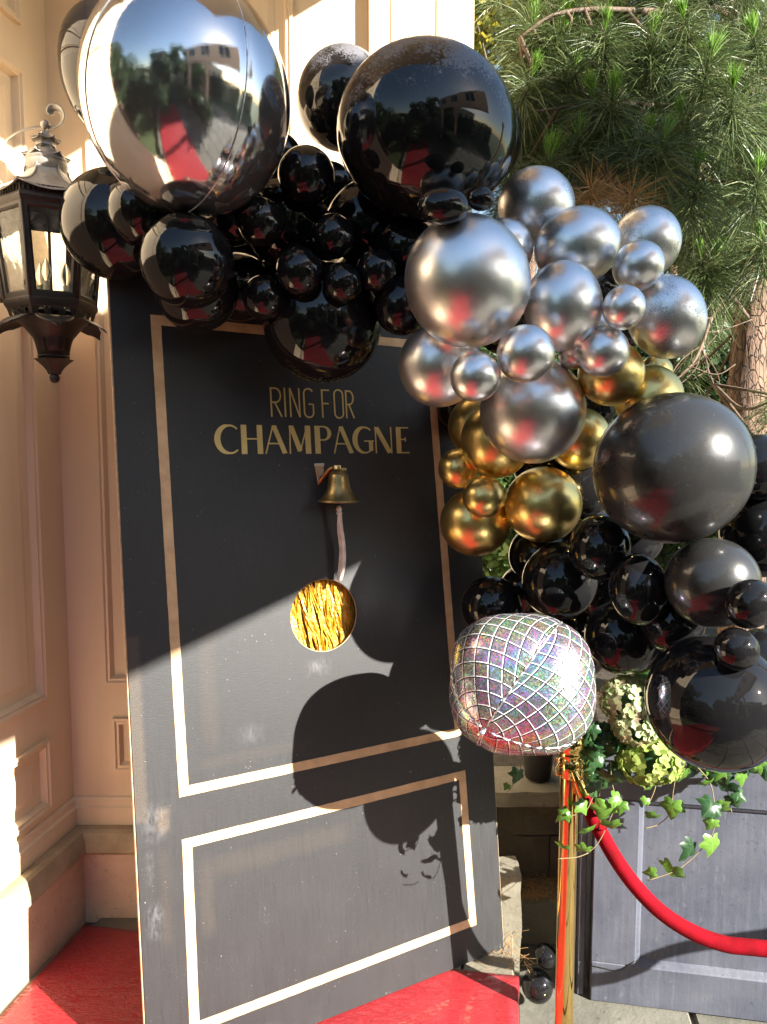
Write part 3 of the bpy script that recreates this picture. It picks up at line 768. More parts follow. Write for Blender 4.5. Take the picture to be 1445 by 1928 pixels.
def arc(cx_, cy_, rx, ry, a0, a1_, n=16):
    return [(cx_ + rx * math.cos(math.radians(a0 + (a1_ - a0) * i / n)), cy_ + ry * math.sin(math.radians(a0 + (a1_ - a0) * i / n))) for i in range(n + 1)]
def letters():
    # thin condensed RING FOR
    T = 0.0044
    def U(px): return buv(px, 760)[0]
    y0, y1 = 1.690, 1.772; H = y1 - y0
    def R(xa, xb):
        w_ = xb - xa; return [([(xa, y0), (xa, y1)], T), ([(xa, y1 - T / 2), (xa + w_ * 0.45, y1 - T / 2)] + arc(xa + w_ * 0.45, y1 - T / 2 - H * 0.24, w_ * 0.5, H * 0.24, 90, -90, 12) + [(xa, y1 - T / 2 - H * 0.48)], T), ([(xa + w_ * 0.35, y1 - T / 2 - H * 0.48), (xb, y0)], T)]
    stroke_letter(R(U(511), U(530)))
    x = U(537); stroke_letter([([(x, y0), (x, y1)], T)])
    a_, c_ = U(547), U(564); stroke_letter([([(a_, y0), (a_, y1)], T), ([(a_, y1), (c_, y0)], T), ([(c_, y0), (c_, y1)], T)])
    a_, c_ = U(573), U(590); m_ = (a_ + c_) / 2; r_ = (c_ - a_) / 2
    stroke_letter([(arc(m_, y1 - r_, r_, r_, 25, 180, 12) + arc(m_, y0 + r_, r_, r_, 180, 360, 14) + [(c_, y0 + H * 0.46), (m_, y0 + H * 0.46)], T)])
    a_, c_ = U(607), U(621); stroke_letter([([(a_, y0), (a_, y1)], T), ([(a_, y1 - T / 2), (c_, y1 - T / 2)], T), ([(a_, y0 + H * 0.5), (c_ - 0.003, y0 + H * 0.5)], T)])
    a_, c_ = U(630), U(646); m_ = (a_ + c_) / 2; r_ = (c_ - a_) / 2
    stroke_letter([(arc(m_, y1 - r_, r_, r_, 0, 180, 14) + arc(m_, y0 + r_, r_, r_, 180, 360, 14) + [(c_, y1 - r_)], T)])
    stroke_letter(R(U(652), U(666)))
    # high-contrast CHAMPAGNE
    def U(px): return buv(px, 832)[0]
    y0, y1 = 1.586, 1.666; H = y1 - y0; t1, t2 = 0.0040, 0.0165
    a_, c_ = U(407), U(448); r_ = (c_ - a_) * 0.62; m_ = a_ + r_; pa = arc(m_, (y0 + y1) / 2, r_ - 0.004, H / 2 - 0.002, 48, 312, 30)
    wd_ = [t1 + (t2 - t1) * max(0, math.sin(math.pi * i / 30)) ** 2.2 for i in range(31)]
    stroke_letter([(pa, wd_)], y0, y1)
    a_, c_ = U(460), U(490); stroke_letter([([(a_, y0), (a_, y1)], t2 * 0.95), ([(c_, y0), (c_, y1)], t2 * 0.95), ([(a_, y0 + H * 0.52), (c_, y0 + H * 0.52)], t1)], y0, y1)
    def A(xa, xb, mid): return [([(xa, y0), (mid - 0.002, y1)], t1), ([(mid, y1), (xb - 0.006, y0)], t2 * 0.86), ([(xa + (mid - xa) * 0.36, y0 + H * 0.36), (xb - (xb - mid) * 0.40, y0 + H * 0.36)], t1)]
    stroke_letter(A(U(500), U(540), U(517)), y0, y1)
    a_, c_ = U(546), U(586); stroke_letter([([(a_, y0), (a_ + 0.002, y1)], t1), ([(a_ + 0.005, y1), ((a_ + c_) / 2 - 0.002, y0 + H * 0.10)], t2 * 0.9), ([((a_ + c_) / 2 - 0.002, y0 + H * 0.08), (c_ - 0.010, y1)], t1), ([(c_ - 0.009, y0), (c_ - 0.009, y1)], t2)], y0, y1)
    a_, c_ = U(596), U(623); q = arc((a_ + c_) / 2, y1 - H * 0.265, (c_ - a_) / 2 - 0.003, H * 0.265 - 0.002, 90, -90, 16)
    stroke_letter([([(a_ + 0.004, y0), (a_ + 0.004, y1)], t2), ([(a_, y1 - t1 / 2)] + q + [(a_, y1 - H * 0.53 + t1 / 2)], [t1] + [t1 + (t2 * 0.7 - t1) * math.sin(math.pi * i / 16) ** 2 for i in range(17)] + [t1])], y0, y1)
    stroke_letter(A(U(629), U(665), U(643)), y0, y1)
    a_, c_ = U(667), U(703); r_ = (c_ - a_) * 0.55; m_ = a_ + r_; pa = arc(m_, (y0 + y1) / 2, r_ - 0.003, H / 2 - 0.002, 50, 300, 28)
    stroke_letter([(pa, [t1 + (t2 - t1) * max(0, math.sin(math.pi * i / 28)) ** 2.4 for i in range(29)]), ([(c_ - 0.008, y0 + 0.008), (c_ - 0.008, y0 + H * 0.48)], t2 * 0.8), ([(c_ - 0.03, y0 + H * 0.46), (c_ + 0.002, y0 + H * 0.46)], t1), ([(pa[-1][0], pa[-1][1]), (c_ - 0.008, y0 + 0.008)], t1)], y0, y1)
    a_, c_ = U(708), U(737); stroke_letter([([(a_, y0), (a_, y1)], t1), ([(a_ + 0.003, y1), (c_ - 0.006, y0)], t2), ([(c_, y0), (c_, y1)], t1)], y0, y1)
    a_, c_ = U(751), U(770); stroke_letter([([(a_, y0), (a_, y1)], t2), ([(a_, y1 - t1 / 2), (c_, y1 - t1 / 2)], t1), ([(a_, y0 + H * 0.53), (c_ - 0.010, y0 + H * 0.53)], t1), ([(a_, y0 + t1 / 2), (c_ + 0.001, y0 + t1 / 2)], t1),
        ([(c_ - 0.012, y0 + H * 0.45), (c_ - 0.012, y0 + H * 0.61)], t1)])
letters()
# gold foil fringe hung behind the hole
def fringe():
    b = MB(); V = []; Fq = []
    cx_, cy_ = 0.5405, 1.1235
    for i in range(150):
        x = cx_ + rnd(-0.135, 0.125); z = rnd(-0.036, -0.022); w_ = rnd(0.0035, 0.0095); tilt = rnd(-0.03, 0.12); tw = rnd(-0.55, 0.55); n = 14
        base = len(V)
        for k in range(n + 1):
            y = cy_ + 0.15 - 0.30 * k / n; xx = x + tilt * k / n * 1.0 + 0.0016 * math.sin(k * 1.7 + i); a = tw + 0.5 * math.sin(k * 0.9 + i * 2.1)
            zz = z + 0.003 * math.sin(k * 1.1 + i)
            dx, dz = math.cos(a) * w_ / 2, math.sin(a) * w_ / 2
            V += [(xx - dx, y, zz - dz), (xx + dx, y, zz + dz)]
        for k in range(n): Fq.append((base + 2 * k, base + 2 * k + 1, base + 2 * k + 3, base + 2 * k + 2))
    V = [BOARD @ Vector(v) for v in V]
    o = np_mesh('foil_fringe', V, Fq, M['fringe']); tag(o, 'shiny gold foil fringe seen through the round hole in the black board', 'fringe curtain', kind='stuff')
    bk = MB().box(cx_ - 0.15, cx_ + 0.15, cy_ - 0.16, cy_ + 0.16, -0.047, -0.0445, BOARD); o2 = bk.obj('backing_card', M['brass'], None); tag(o2, 'dull gold backing sheet behind the foil fringe in the hole', 'backing sheet')
fringe()
# ================================================================ bell
def bell():
    c0 = Vector((0.574, 1.482, 0.0)); Z = 0.062
    MBm = BOARD @ Matrix.Translation(c0)
    root = empty('bell', mat=MBm, label='small brass ship bell with a cotton pull cord, screwed to the black board', cat='bell')
    # hangs plumb: local axes of the world vertical
    inv = MBm.to_3x3().inverted(); up = (inv @ Vector((0, 0, 1))).normalized(); xx = Vector((1, 0, 0)); xx = (xx - up * xx.dot(up)).normalized(); yy = up.cross(xx)
    def F(o): return frame(xx, yy, up, o)
    # bracket plate on the board
    pl = MB(); pts = [(-0.040, 0.072), (-0.014, 0.074), (-0.016, 0.040), (-0.024, 0.018), (-0.033, 0.016)]
    vs = [(x, y, 0.0008) for x, y in pts] + [(x, y, 0.0062) for x, y in pts]; n = len(pts)
    pl.add(vs, [tuple(range(n))[::-1], tuple(range(n, 2 * n))] + [(i, (i + 1) % n, n + (i + 1) % n, n + i) for i in range(n)]); p_o = pl.obj('mounting_plate', M['tan_tab'], root)
    MB().box(-0.041, -0.013, 0.068, 0.0755, 0.0010, 0.0078, j=0.0009).obj('torn_tape', M['candle'], p_o)
    MB().lathe([(0.0025, 0), (0.0025, 0.002)], 10, Matrix.Translation((-0.026, 0.036, 0.0063))).obj('screw', M['iron'], p_o, angle=40)
    # arm reaching out
    ar = MB(); ar.tube(spline([(-0.030, 0.020, 0.006), (-0.022, 0.036, 0.024), (-0.012, 0.054, 0.044), (0.000, 0.060, Z)], 6), 0.0052, 8, flat=(1.5, 0.6)); ar.obj('arm', M['brass'], root, smooth=True)
    bo = MB().bbox(-0.011, 0.011, 0.052, 0.064, Z - 0.008, Z + 0.008, 0.0015); bo.obj('hanger', M['brass_light'], root)
    sc = MB(); sc.tube([(0.004, 0.053, Z + 0.004), (0.026, 0.052, Z + 0.008)], 0.0042, 12); sc.obj('pin', M['brass_light'], root, angle=40)
    prof = [(0.0, 0.050), (0.010, 0.0495), (0.020, 0.046), (0.0265, 0.039), (0.0285, 0.030), (0.031, 0.016), (0.034, 0.002), (0.039, -0.010), (0.046, -0.021), (0.0495, -0.025), (0.0505, -0.0265), (0.0530, -0.029), (0.0595, -0.0345), (0.0600, -0.0375), (0.0575, -0.0385),
            (0.052, -0.035), (0.044, -0.026), (0.036, -0.010), (0.031, 0.002), (0.027, 0.020), (0.022, 0.036), (0.010, 0.043), (0.0, 0.044)]
    prof = [(r * 0.98, z) for r, z in prof]
    bb = MB(); bb.lathe(prof, 48, F(Vector((0.004, 0.0, Z))), cap=False); bb.obj('bell_body', M['brass'], root, smooth=True)
    kn = MB(); kn.tube([Vector((0.004, 0, Z)) + up * 0.048, Vector((0.002, 0, Z)) + up * 0.062], 0.0045, 8); kn.obj('neck', M['brass'], root, smooth=True)
    cl = MB(); base = Vector((0.004, 0, Z)); cl.tube([base + up * 0.04, base - up * 0.03], 0.003, 8); cl.sphere(base - up * 0.036, 0.008, 12, 8); cl.tube([base - up * 0.042 + xx * 0.005 * math.cos(a) + up * 0.006 * math.sin(a) for a in [i * math.pi / 6 for i in range(12)]], 0.0011, 6, closed=True)
    cl.obj('clapper', M['iron'], root, smooth=True)
    top = base - up * 0.050; rope = MB()
    path = [top + xx * 0.000, top - up * 0.03 + xx * 0.002 + yy * 0.002, top - up * 0.07 + xx * 0.003 + yy * 0.006, top - up * 0.12 + xx * 0.010 + yy * 0.008, top - up * 0.160 + xx * 0.009 + yy * 0.010, top - up * 0.200 + xx * 0.003 + yy * 0.006,
            top - up * 0.209 + xx * -0.001 + yy * -0.002, top - up * 0.200 + xx * 0.001 - yy * 0.010, top - up * 0.160 + xx * 0.008 - yy * 0.014, top - up * 0.11 + xx * 0.009 - yy * 0.010, top - up * 0.06 + xx * 0.003 - yy * 0.007, top - up * 0.02 + xx * 0.001 - yy * 0.003, top]
    rope.tube(spline(path, 6), 0.0056, 10); rope.obj('pull_cord', M['cord'], root, smooth=True)
    kt = MB(); kt.sphere(top - up * 0.008, 0.0085, 12, 8, (1, 0.9, 1.1)); kt.sphere(top - up * 0.020 + xx * 0.001, 0.0082, 12, 8, (1, 0.9, 1.2)); kt.obj('knot', M['cord'], root, smooth=True)
bell()
# ================================================================ balloons
RIGHT = Vector((1, 0, 0)); VUP = Vector((0, math.sin(PITCH), math.cos(PITCH)))
def balloon_mesh(name, n=48, m=32):
    """unit latex balloon; the neck and knot point to -Z"""
    prof = []
    for j in range(m + 1):
        th = math.pi * 0.965 * j / m
        r = math.sin(th); z = math.cos(th)
        if z < 0: z *= 1 + 0.10 * (-z) ** 3; r *= 1 - 0.05 * z * z
        prof.append((max(r, 0.0), z))
    r_, z_ = prof[-1]
    prof += [(0.060, -1.10), (0.040, -1.13), (0.030, -1.15), (0.045, -1.165), (0.052, -1.185), (0.038, -1.20), (0.050, -1.215), (0.075, -1.24), (0.070, -1.245)]
    b = MB(); b.lathe(prof, n, cap=False); return b.mesh(name, smooth=True)
BM = {k: balloon_mesh('balloon_' + k) for k in ('black', 'black_sunlit', 'dust', 'silver', 'sdust', 'gold')}
for k, me in BM.items(): me.materials.append(M[k])
GR = {'black': 'glossy black balloons of the arch', 'black_sunlit': 'glossy black balloons of the arch', 'dust': 'glossy black balloons of the arch',
      'silver': 'silver chrome balloons of the arch', 'sdust': 'silver chrome balloons of the arch', 'gold': 'gold chrome balloons of the arch'}
def place_balloon(kind, x, y, rx, ry, depth, label, tilt=14, group=True, spin=None, stretch=None):
    P = at(x, y, depth); vdir = (P - CAM).normalized()
    k_ = depth / F_PX
    X = (RIGHT - vdir * RIGHT.dot(vdir)).normalized(); Y = -X.cross(vdir) ; Y = X.cross(-vdir) * -1
    Y = (-vdir).cross(X).normalized()
    base = frame(X, Y, -vdir, P)
    rx /= math.sqrt(1 + ((x - CX) / F_PX) ** 2); ry /= math.sqrt(1 + ((y - CY) / F_PX) ** 2)
    rz = (rx + ry) / 2 * k_ * 0.93
    sc = Matrix.Diagonal((rx * k_ * 0.985, ry * k_ * 0.985, rz, 1))
    rot = Matrix.Rotation(math.radians(rnd(-tilt, tilt)), 4, 'X') @ Matrix.Rotation(math.radians(rnd(-tilt, tilt)), 4, 'Y') @ Matrix.Rotation(rnd(0, 6.28), 4, 'Z')
    o = bpy.data.objects.new('balloon', BM[kind]); COL.objects.link(o); o.matrix_world = base @ sc @ rot
    return tag(o, label, 'balloon', GR[kind] if group else None)
BAL = [
    ('black', 222, 145, 108, 152, 1.86, 'powdery black balloon peeking out left behind the mirror foil orb'),
    ('black', 221, 424, 96, 124, 1.835, 'large glossy black balloon beside the lantern, hanging over the board corner'),
    ('black', 268, 398, 66, 68, 1.691, 'mid-sized black balloon wedged under the lower left of the mirror orb'),
    ('black', 353, 492, 92, 93, 1.638, 'glossy black balloon in front of the board’s top left corner, reflecting the carpet'),
    ('black', 372, 548, 84, 77, 1.808, 'black balloon half hidden just below the one at the board’s top left corner'),
    ('black', 577, 331, 55, 59, 1.743, 'small shiny black balloon right of the mirror orb, beneath the powdery ones'),
    ('dust', 645, 187, 86, 106, 1.98, 'powdery black balloon standing against the white wall, left of the biggest black one'),
    ('dust', 802, 251, 174, 177, 1.709, 'biggest black balloon, powdery on top, at the crown of the arch'),
    ('dust', 885, 262, 101, 108, 1.966, 'bluish black balloon whose rim shows right behind the biggest black one'),
    ('black', 835, 388, 50, 38, 1.5, 'small matt black oval balloon stuck to the front of the biggest black one'),
    ('black', 905, 374, 28, 24, 1.56, 'tiny black balloon between the matt oval one and the first silver balloon'),
    ('black', 491, 418, 45, 50, 1.724, 'small black balloon just under the right bottom of the mirror orb'),
    ('black', 627, 445, 42, 45, 1.75, 'small black balloon below and left of the biggest black one'),
    ('black', 564, 511, 45, 49, 1.72, 'small black balloon in the middle of the cluster, above the large one over the lettering'),
    ('black', 498, 560, 42, 44, 1.761, 'small black balloon at the lower left of the middle cluster, near the gold tape'),
    ('black', 645, 533, 38, 40, 1.732, 'small black balloon directly above the large one over the lettering'),
    ('black', 709, 510, 38, 42, 1.749, 'small black balloon right in the middle cluster, left of the large front silver one'),
    ('black', 757, 576, 54, 58, 1.801, 'black balloon tucked behind the left edge of the large front silver balloon'),
    ('black', 608, 608, 116, 115, 1.883, 'large black balloon hanging right above the RING FOR lettering'),
    ('black', 540, 420, 85, 88, 1.879, 'black filler balloon behind the small ones under the mirror orb'),
    ('black', 690, 420, 80, 80, 1.926, 'black filler balloon beneath the biggest black one'),
    ('black', 560, 520, 80, 80, 2.012, 'black filler balloon behind the central small ones, near the board top'),
    ('black', 690, 540, 75, 75, 2.046, 'black filler balloon behind the right small ones, near the board top'),
    ('black', 450, 540, 62, 70, 1.937, 'black filler balloon behind the pair at the board’s upper left'),
    ('black', 765, 470, 60, 66, 1.854, 'black filler balloon between the biggest black one and the front silver one'),
    ('black', 440, 400, 62, 66, 1.795, 'black filler balloon directly behind the bottom of the mirror orb'),
    ('black', 520, 300, 52, 56, 1.95, 'black filler balloon in the gap between the mirror orb and the powdery one'),
    ('black', 622, 352, 46, 50, 2.02, 'black filler balloon below the powdery one, in the gap against the white wall'),
    ('black', 456, 472, 46, 46, 2.02, 'black filler balloon right of the large one at the board’s top left corner'),
    ('silver', 880, 531, 118, 133, 1.613, 'largest front silver balloon, first below the biggest black one'),
    ('silver', 947, 470, 58, 62, 1.8, 'silver balloon showing as a rim right behind the largest front silver one'),
    ('sdust', 1010, 389, 75, 77, 1.863, 'topmost silver balloon with worn dark patch, right of the biggest black one'),
    ('silver', 1087, 464, 86, 76, 1.777, 'silver balloon in the upper middle row, against the pine needles'),
    ('sdust', 1216, 457, 69, 71, 1.88, 'speckled silver balloon at the upper right, under the brown pine needles'),
    ('silver', 1202, 501, 53, 48, 1.7, 'small silver balloon in front of the speckled upper right one'),
    ('silver', 1060, 577, 76, 88, 1.679, 'mid-sized silver balloon right of the largest front silver one'),
    ('silver', 1175, 579, 42, 44, 1.62, 'smallest silver balloon in the right half, centred between four larger ones'),
    ('sdust', 1255, 597, 73, 86, 1.76, 'silver balloon at the far right, its bottom worn and sparkling'),
    ('silver', 1136, 662, 51, 50, 1.682, 'small silver balloon hanging lowest on the right, over the gold ones'),
    ('silver', 990, 666, 56, 56, 1.55, 'small silver balloon in front, over the join of the two largest silver ones'),
    ('silver', 895, 709, 49, 49, 1.55, 'small silver balloon in front, leftmost of the little ones'),
    ('silver', 829, 687, 79, 83, 1.751, 'silver balloon overlapping the board’s gold tape, leftmost of the silver ones'),
    ('silver', 1003, 773, 102, 103, 1.859, 'large silver balloon at the bottom of the silver cluster, over the gold ones'),
    ('silver', 1080, 668, 30, 28, 1.793, 'sliver of a silver balloon deep between the small front ones'),
    ('gold', 898, 800, 54, 60, 2.197, 'gold balloon mostly hidden at the left, beside the board edge'),
    ('gold', 935, 829, 69, 73, 2.05, 'larger gold balloon directly under the lowest large silver one, left side'),
    ('gold', 864, 882, 39, 39, 2.115, 'small gold balloon nearest the board, leftmost of the gold ones'),
    ('gold', 911, 935, 41, 41, 2.0, 'small gold balloon with a bright sunlit wedge on it'),
    ('gold', 896, 983, 69, 65, 2.16, 'gold balloon lowest on the left, overlapping the board edge'),
    ('gold', 1023, 950, 75, 73, 2.08, 'gold balloon lowest on the right, above the dark balloons'),
    ('gold', 1151, 703, 66, 62, 1.796, 'dark gold balloon below the far right silver ones'),
    ('gold', 1222, 750, 66, 66, 1.868, 'gold balloon touching the top of the grey-looking sunlit black one'),
    ('gold', 1090, 826, 62, 60, 2.107, 'gold balloon deep between the lowest large silver one and the sunlit black one'),
    ('gold', 1236, 700, 32, 34, 2.0, 'little gold balloon behind, under the far right silver one'),
    ('black_sunlit', 1265, 882, 160, 142, 1.72, 'big sunlit black balloon with dust specks, in front of the pine trunk'),
    ('black', 1428, 880, 66, 68, 1.833, 'black balloon at the right edge of the photo, beside the pine trunk'),
    ('black', 1440, 1000, 88, 95, 1.905, 'black balloon at the right edge, below the one beside the trunk'),
    ('black_sunlit', 1341, 1097, 95, 86, 1.7, 'sunlit black balloon directly below the big specked one'),
    ('black', 1412, 1137, 46, 52, 1.56, 'small sunlit dark balloon at the right edge, below its larger sunlit neighbour'),
    ('black', 1387, 1222, 44, 43, 1.555, 'small black balloon hanging above the large lowest one'),
    ('black', 1347, 1322, 144, 129, 1.667, 'large black balloon lowest on the right, resting over the planter and hydrangeas'),
    ('black', 1054, 1093, 73, 76, 2.062, 'black balloon just above the disco ball balloon, reflecting it'),
    ('black', 1015, 1045, 58, 60, 2.222, 'black balloon behind, directly under the lowest right gold one'),
    ('black', 926, 1142, 59, 59, 2.15, 'black balloon next to the board edge, behind the left top of the disco ball'),
    ('black', 1203, 1110, 58, 70, 1.795, 'black balloon between the disco ball side and the sunlit pair'),
    ('black', 1130, 1030, 60, 65, 1.892, 'black filler balloon left below the big specked one'),
    ('black', 1190, 1010, 60, 60, 1.978, 'black filler balloon directly behind the lower part of the big specked one'),
    ('black', 1170, 1200, 70, 75, 1.964, 'black filler balloon right behind the disco ball'),
    ('black', 1075, 1210, 75, 75, 2.255, 'black filler balloon hidden behind the top of the disco ball'),
    ('black', 1265, 1170, 62, 64, 1.848, 'black filler balloon over the small hydrangea head'),
    ('black', 1435, 1250, 60, 70, 1.86, 'black filler balloon at the right edge above the large lowest one'),
    ('black', 1100, 915, 58, 60, 2.185, 'black filler balloon between the lowest right gold one and the big specked one'),
    ('black', 1095, 985, 52, 52, 2.281, 'black filler balloon behind the gap right under the lowest right gold one'),
    ('black', 1135, 1120, 55, 60, 2.194, 'black filler balloon deep between the two glossy ones above the disco ball'),
    ('black', 1270, 1240, 55, 50, 1.98, 'black filler balloon behind the small one above the large lowest one'),
    ('black', 990, 1110, 50, 50, 2.306, 'black filler balloon deep behind the upper left of the disco ball'),
    ('black', 955, 612, 62, 60, 1.97, 'black filler balloon in the chink right of the largest front silver one'),
    ('black', 1122, 545, 50, 50, 1.97, 'black filler balloon in the dark chink at the middle of the silver cluster'),
    ('black', 1015, 872, 52, 52, 2.25, 'black filler balloon in the chink between silver and lower gold ones'),
    ('black', 1112, 765, 50, 50, 2.2, 'black filler balloon between the dark gold one and the lowest large silver one'),
    ('black', 868, 770, 44, 50, 2.315, 'black filler balloon in the chink at the board edge, over the gold ones'),
    ('black', 1165, 625, 45, 45, 1.996, 'black filler balloon behind the smallest silver one on the right'),
    ('silver', 1120, 625, 50, 50, 1.926, 'silver balloon deep in the right half, seen only in chinks'),
]
for (kind, x, y, rx, ry, d_, lab) in BAL:
    place_balloon(kind, x, y, rx, ry, d_, lab)
# round mirror foil orb: four gores with fine seams
def orb():
    x, y, rx, ry, d_ = 353, 190, 195, 211, 1.60
    P = at(x, y, d_); k_ = d_ / F_PX; vdir = (P - CAM).normalized(); X = RIGHT; X = (X - vdir * X.dot(vdir)).normalized(); Y = (-vdir).cross(X).normalized()
    base = frame(X, Y, -vdir, P)
    # local: pole axis tilted so a seam crosses the face
    n, m = 128, 64; b = MB(); vs = []
    rot = Matrix.Rotation(math.radians(-22), 3, 'Z') @ Matrix.Rotation(math.radians(28), 3, 'Y')
    import mathutils
    for j in range(m + 1):
        th = math.pi * j / m
        for i in range(n):
            ph = 2 * math.pi * i / n
            q = Vector((math.sin(th) * math.cos(ph), math.cos(th), math.sin(th) * math.sin(ph)))
            w4 = abs(((ph / (math.pi / 2)) % 1.0) - 0.5) * 2                     # 1 at the seams
            dip = 0.010 * max(0, (w4 - 0.86) / 0.14) * math.sin(th)
            wr = 0.0030 * math.sin(ph * 58 + 3 * math.sin(th * 9)) * math.exp(-(math.sin(th) * 3.2) ** 2)
            q = q * (1 - dip + wr * 2 + 0.0018 * mathutils.noise.noise(q * 3.0))
            q = rot @ q; vs.append(Vector((q.x * rx * k_ * 0.985, q.y * ry * k_ * 0.985, q.z * (rx + ry) / 2 * k_ * 0.95)))
    fs = []
    for j in range(m):
        for i in range(n):
            i2 = (i + 1) % n; fs.append((j * n + i, (j + 1) * n + i, (j + 1) * n + i2, j * n + i2))
    b.add(vs, fs)
    root = empty('orb_balloon', mat=base, label='largest silver mirror foil orb balloon, top left of the arch above the lantern side', cat='balloon')
    b.obj('foil_skin', M['orb'], root, smooth=True)
    for s_ in range(4):
        ph = math.pi / 2 * s_; pts = []
        for j in range(1, 48):
            th = math.pi * j / 48; q = rot @ Vector((math.sin(th) * math.cos(ph), math.cos(th), math.sin(th) * math.sin(ph)))
            q *= 0.994; pts.append(Vector((q.x * rx * k_ * 0.985, q.y * ry * k_ * 0.985, q.z * (rx + ry) / 2 * k_ * 0.95)))
        MB().tube(pts, 0.0014, 5).obj('seam', M['sdust'], root, smooth=True)
    nz = rot @ Vector((0, -1, 0)); q0 = Vector((nz.x * rx * k_, nz.y * ry * k_, nz.z * rx * k_))
    MB().tube([q0 * 0.97, q0 * 1.06, q0 * 1.13], [0.009, 0.012, 0.016], 8, flat=(1, 0.25)).obj('filling_neck', M['sdust'], root, smooth=True)
orb()
# ================================================================ disco ball balloon
def disco():
    c = at(981, 1287, 1.80); R0_ = 0.178
    vdir = (c - CAM).normalized(); X = (RIGHT - vdir * RIGHT.dot(vdir)).normalized(); Y = (-vdir).cross(X).normalized(); Z = -vdir
    # four gores meet at a pole that faces the camera low on the left
    pole = Vector((-0.44, -0.55, 0.71)).normalized()
    tdir = Vector((0.55, 0.80, 0.22)); tdir = (tdir - pole * tdir.dot(pole)).normalized(); bdir = pole.cross(tdir)
    import mathutils
    V = []; UVs = []; Fq = []; NL, NG = 56, 24
    def shape(th, ph):
        """th from the pole, ph round the pole; 0, 90, 180, 270 degrees are the seams"""
        s_ = (ph / (math.pi / 2)) % 1.0; e_ = abs(s_ - 0.5) * 2                 # 1 on a seam
        d = pole * math.cos(th) + (tdir * math.cos(ph) + bdir * math.sin(ph)) * math.sin(th)
        r_ = R0_ * (1.0 - 0.055 * e_ ** 3 * math.sin(th) + 0.0 )
        r_ *= 1 - 0.05 * abs(math.cos(th)) ** 6
        r_ *= 1 + 0.010 * max(0, (e_ - 0.8) / 0.2) * math.sin(th * 46 + ph * 3)
        r_ *= 1.01 * (abs(d.x) ** 2.75 + abs(d.y) ** 2.75 + abs(d.z) ** 2.75) ** (-1 / 2.75) * 1.0
        r_ *= 0.985
        r_ *= 1 + 0.012 * mathutils.noise.noise(d * 3.1 + Vector((4, 1, 2)))
        return Vector((d.x * r_ * 0.985, d.y * r_ * 0.945, d.z * r_ * 0.97))
    for g_ in range(4):
        k0 = len(V)
        for i in range(NL + 1):
            for j in range(NG + 1): V.append(shape(max(0.0005, min(math.pi - 0.0005, math.pi * i / NL)), (g_ + j / NG) * math.pi / 2))
        def uvp(i, j):
            lat = math.pi * i / NL - math.pi / 2; lon = (j / NG - 0.5) * math.pi / 2 * math.cos(lat)
            a_ = math.radians((2, 20, 35, -17)[g_]); u_ = lat * math.cos(a_) - lon * math.sin(a_); v_ = lat * math.sin(a_) + lon * math.cos(a_)
            return (u_ * 0.66 + 2 + g_ * 3, v_ * 0.66 + 2)
        for i in range(NL):
            for j in range(NG):
                Fq.append((k0 + i * (NG + 1) + j, k0 + (i + 1) * (NG + 1) + j, k0 + (i + 1) * (NG + 1) + j + 1, k0 + i * (NG + 1) + j + 1))
                UVs += [uvp(i, j), uvp(i + 1, j), uvp(i + 1, j + 1), uvp(i, j + 1)]
    Mx = frame(X, Y, Z, c)
    root = empty('disco_ball_balloon', mat=Mx, label='holographic silver disco ball foil balloon with a tile print, floating over the gold rope post', cat='balloon')
    t = NT('holographic_tile_print'); tc = t.n('ShaderNodeTexCoord'); uv = t.n('ShaderNodeMapping'); uv.inputs['Scale'].default_value = (8.6, 8.6, 1); t.l(tc.outputs['UV'], uv.inputs[0])
    sep = t.n('ShaderNodeSeparateXYZ'); t.l(uv.outputs[0], sep.inputs[0])
    fx = t.math('FRACT', sep.outputs[0]); fy = t.math('FRACT', sep.outputs[1])
    dark = t.math('MAXIMUM', t.math('LESS_THAN', fx, 0.085), t.math('LESS_THAN', fy, 0.085))
    lite = t.math('MAXIMUM', t.math('COMPARE', fx, 0.118, 0.032), t.math('COMPARE', fy, 0.118, 0.032))
    cell = t.n('ShaderNodeVectorMath', operation='FLOOR'); t.l(uv.outputs[0], cell.inputs[0])
    wn = t.n('ShaderNodeTexWhiteNoise', noise_dimensions='3D'); t.l(cell.outputs[0], wn.inputs[0])
    vo = t.n('ShaderNodeTexVoronoi'); vo.inputs['Scale'].default_value = 11; t.l(uv.outputs[0], vo.inputs['Vector'])
    gl = t.n('ShaderNodeSeparateColor'); t.l(vo.outputs['Color'], gl.inputs[0])
    spark = t.math('GREATER_THAN', gl.outputs[1], 0.72)
    lw = t.n('ShaderNodeLayerWeight'); lw.inputs[0].default_value = 0.5
    big = t.noise(uv.outputs[0], 0.35, 2)
    hue = t.math('FRACT', t.math('ADD', t.math('ADD', t.math('MULTIPLY', wn.outputs['Value'], 0.45), t.math('MULTIPLY', gl.outputs[0], 0.35)), t.math('ADD', t.math('MULTIPLY', big, 2.2), t.math('MULTIPLY', lw.outputs['Facing'], 1.6))))
    hs = t.n('ShaderNodeCombineColor', mode='HSV'); t.l(hue, hs.inputs[0])
    t.l(t.math('ADD', t.math('MULTIPLY', wn.outputs['Value'], 0.20), t.math('MULTIPLY', spark, 0.55)), hs.inputs[1])
    t.l(t.math('ADD', t.math('MULTIPLY_ADD', gl.outputs[2], 0.25, 0.24), t.math('MULTIPLY', spark, 0.45)), hs.inputs[2])
    col = t.mix(lite, hs.outputs[0], (0.95, 0.95, 0.97)); col = t.mix(dark, col, (0.012, 0.012, 0.018))
    rg = t.math('ADD', t.math('MULTIPLY', gl.outputs[1], 0.12), t.math('MULTIPLY_ADD', wn.outputs['Value'], 0.08, 0.18))
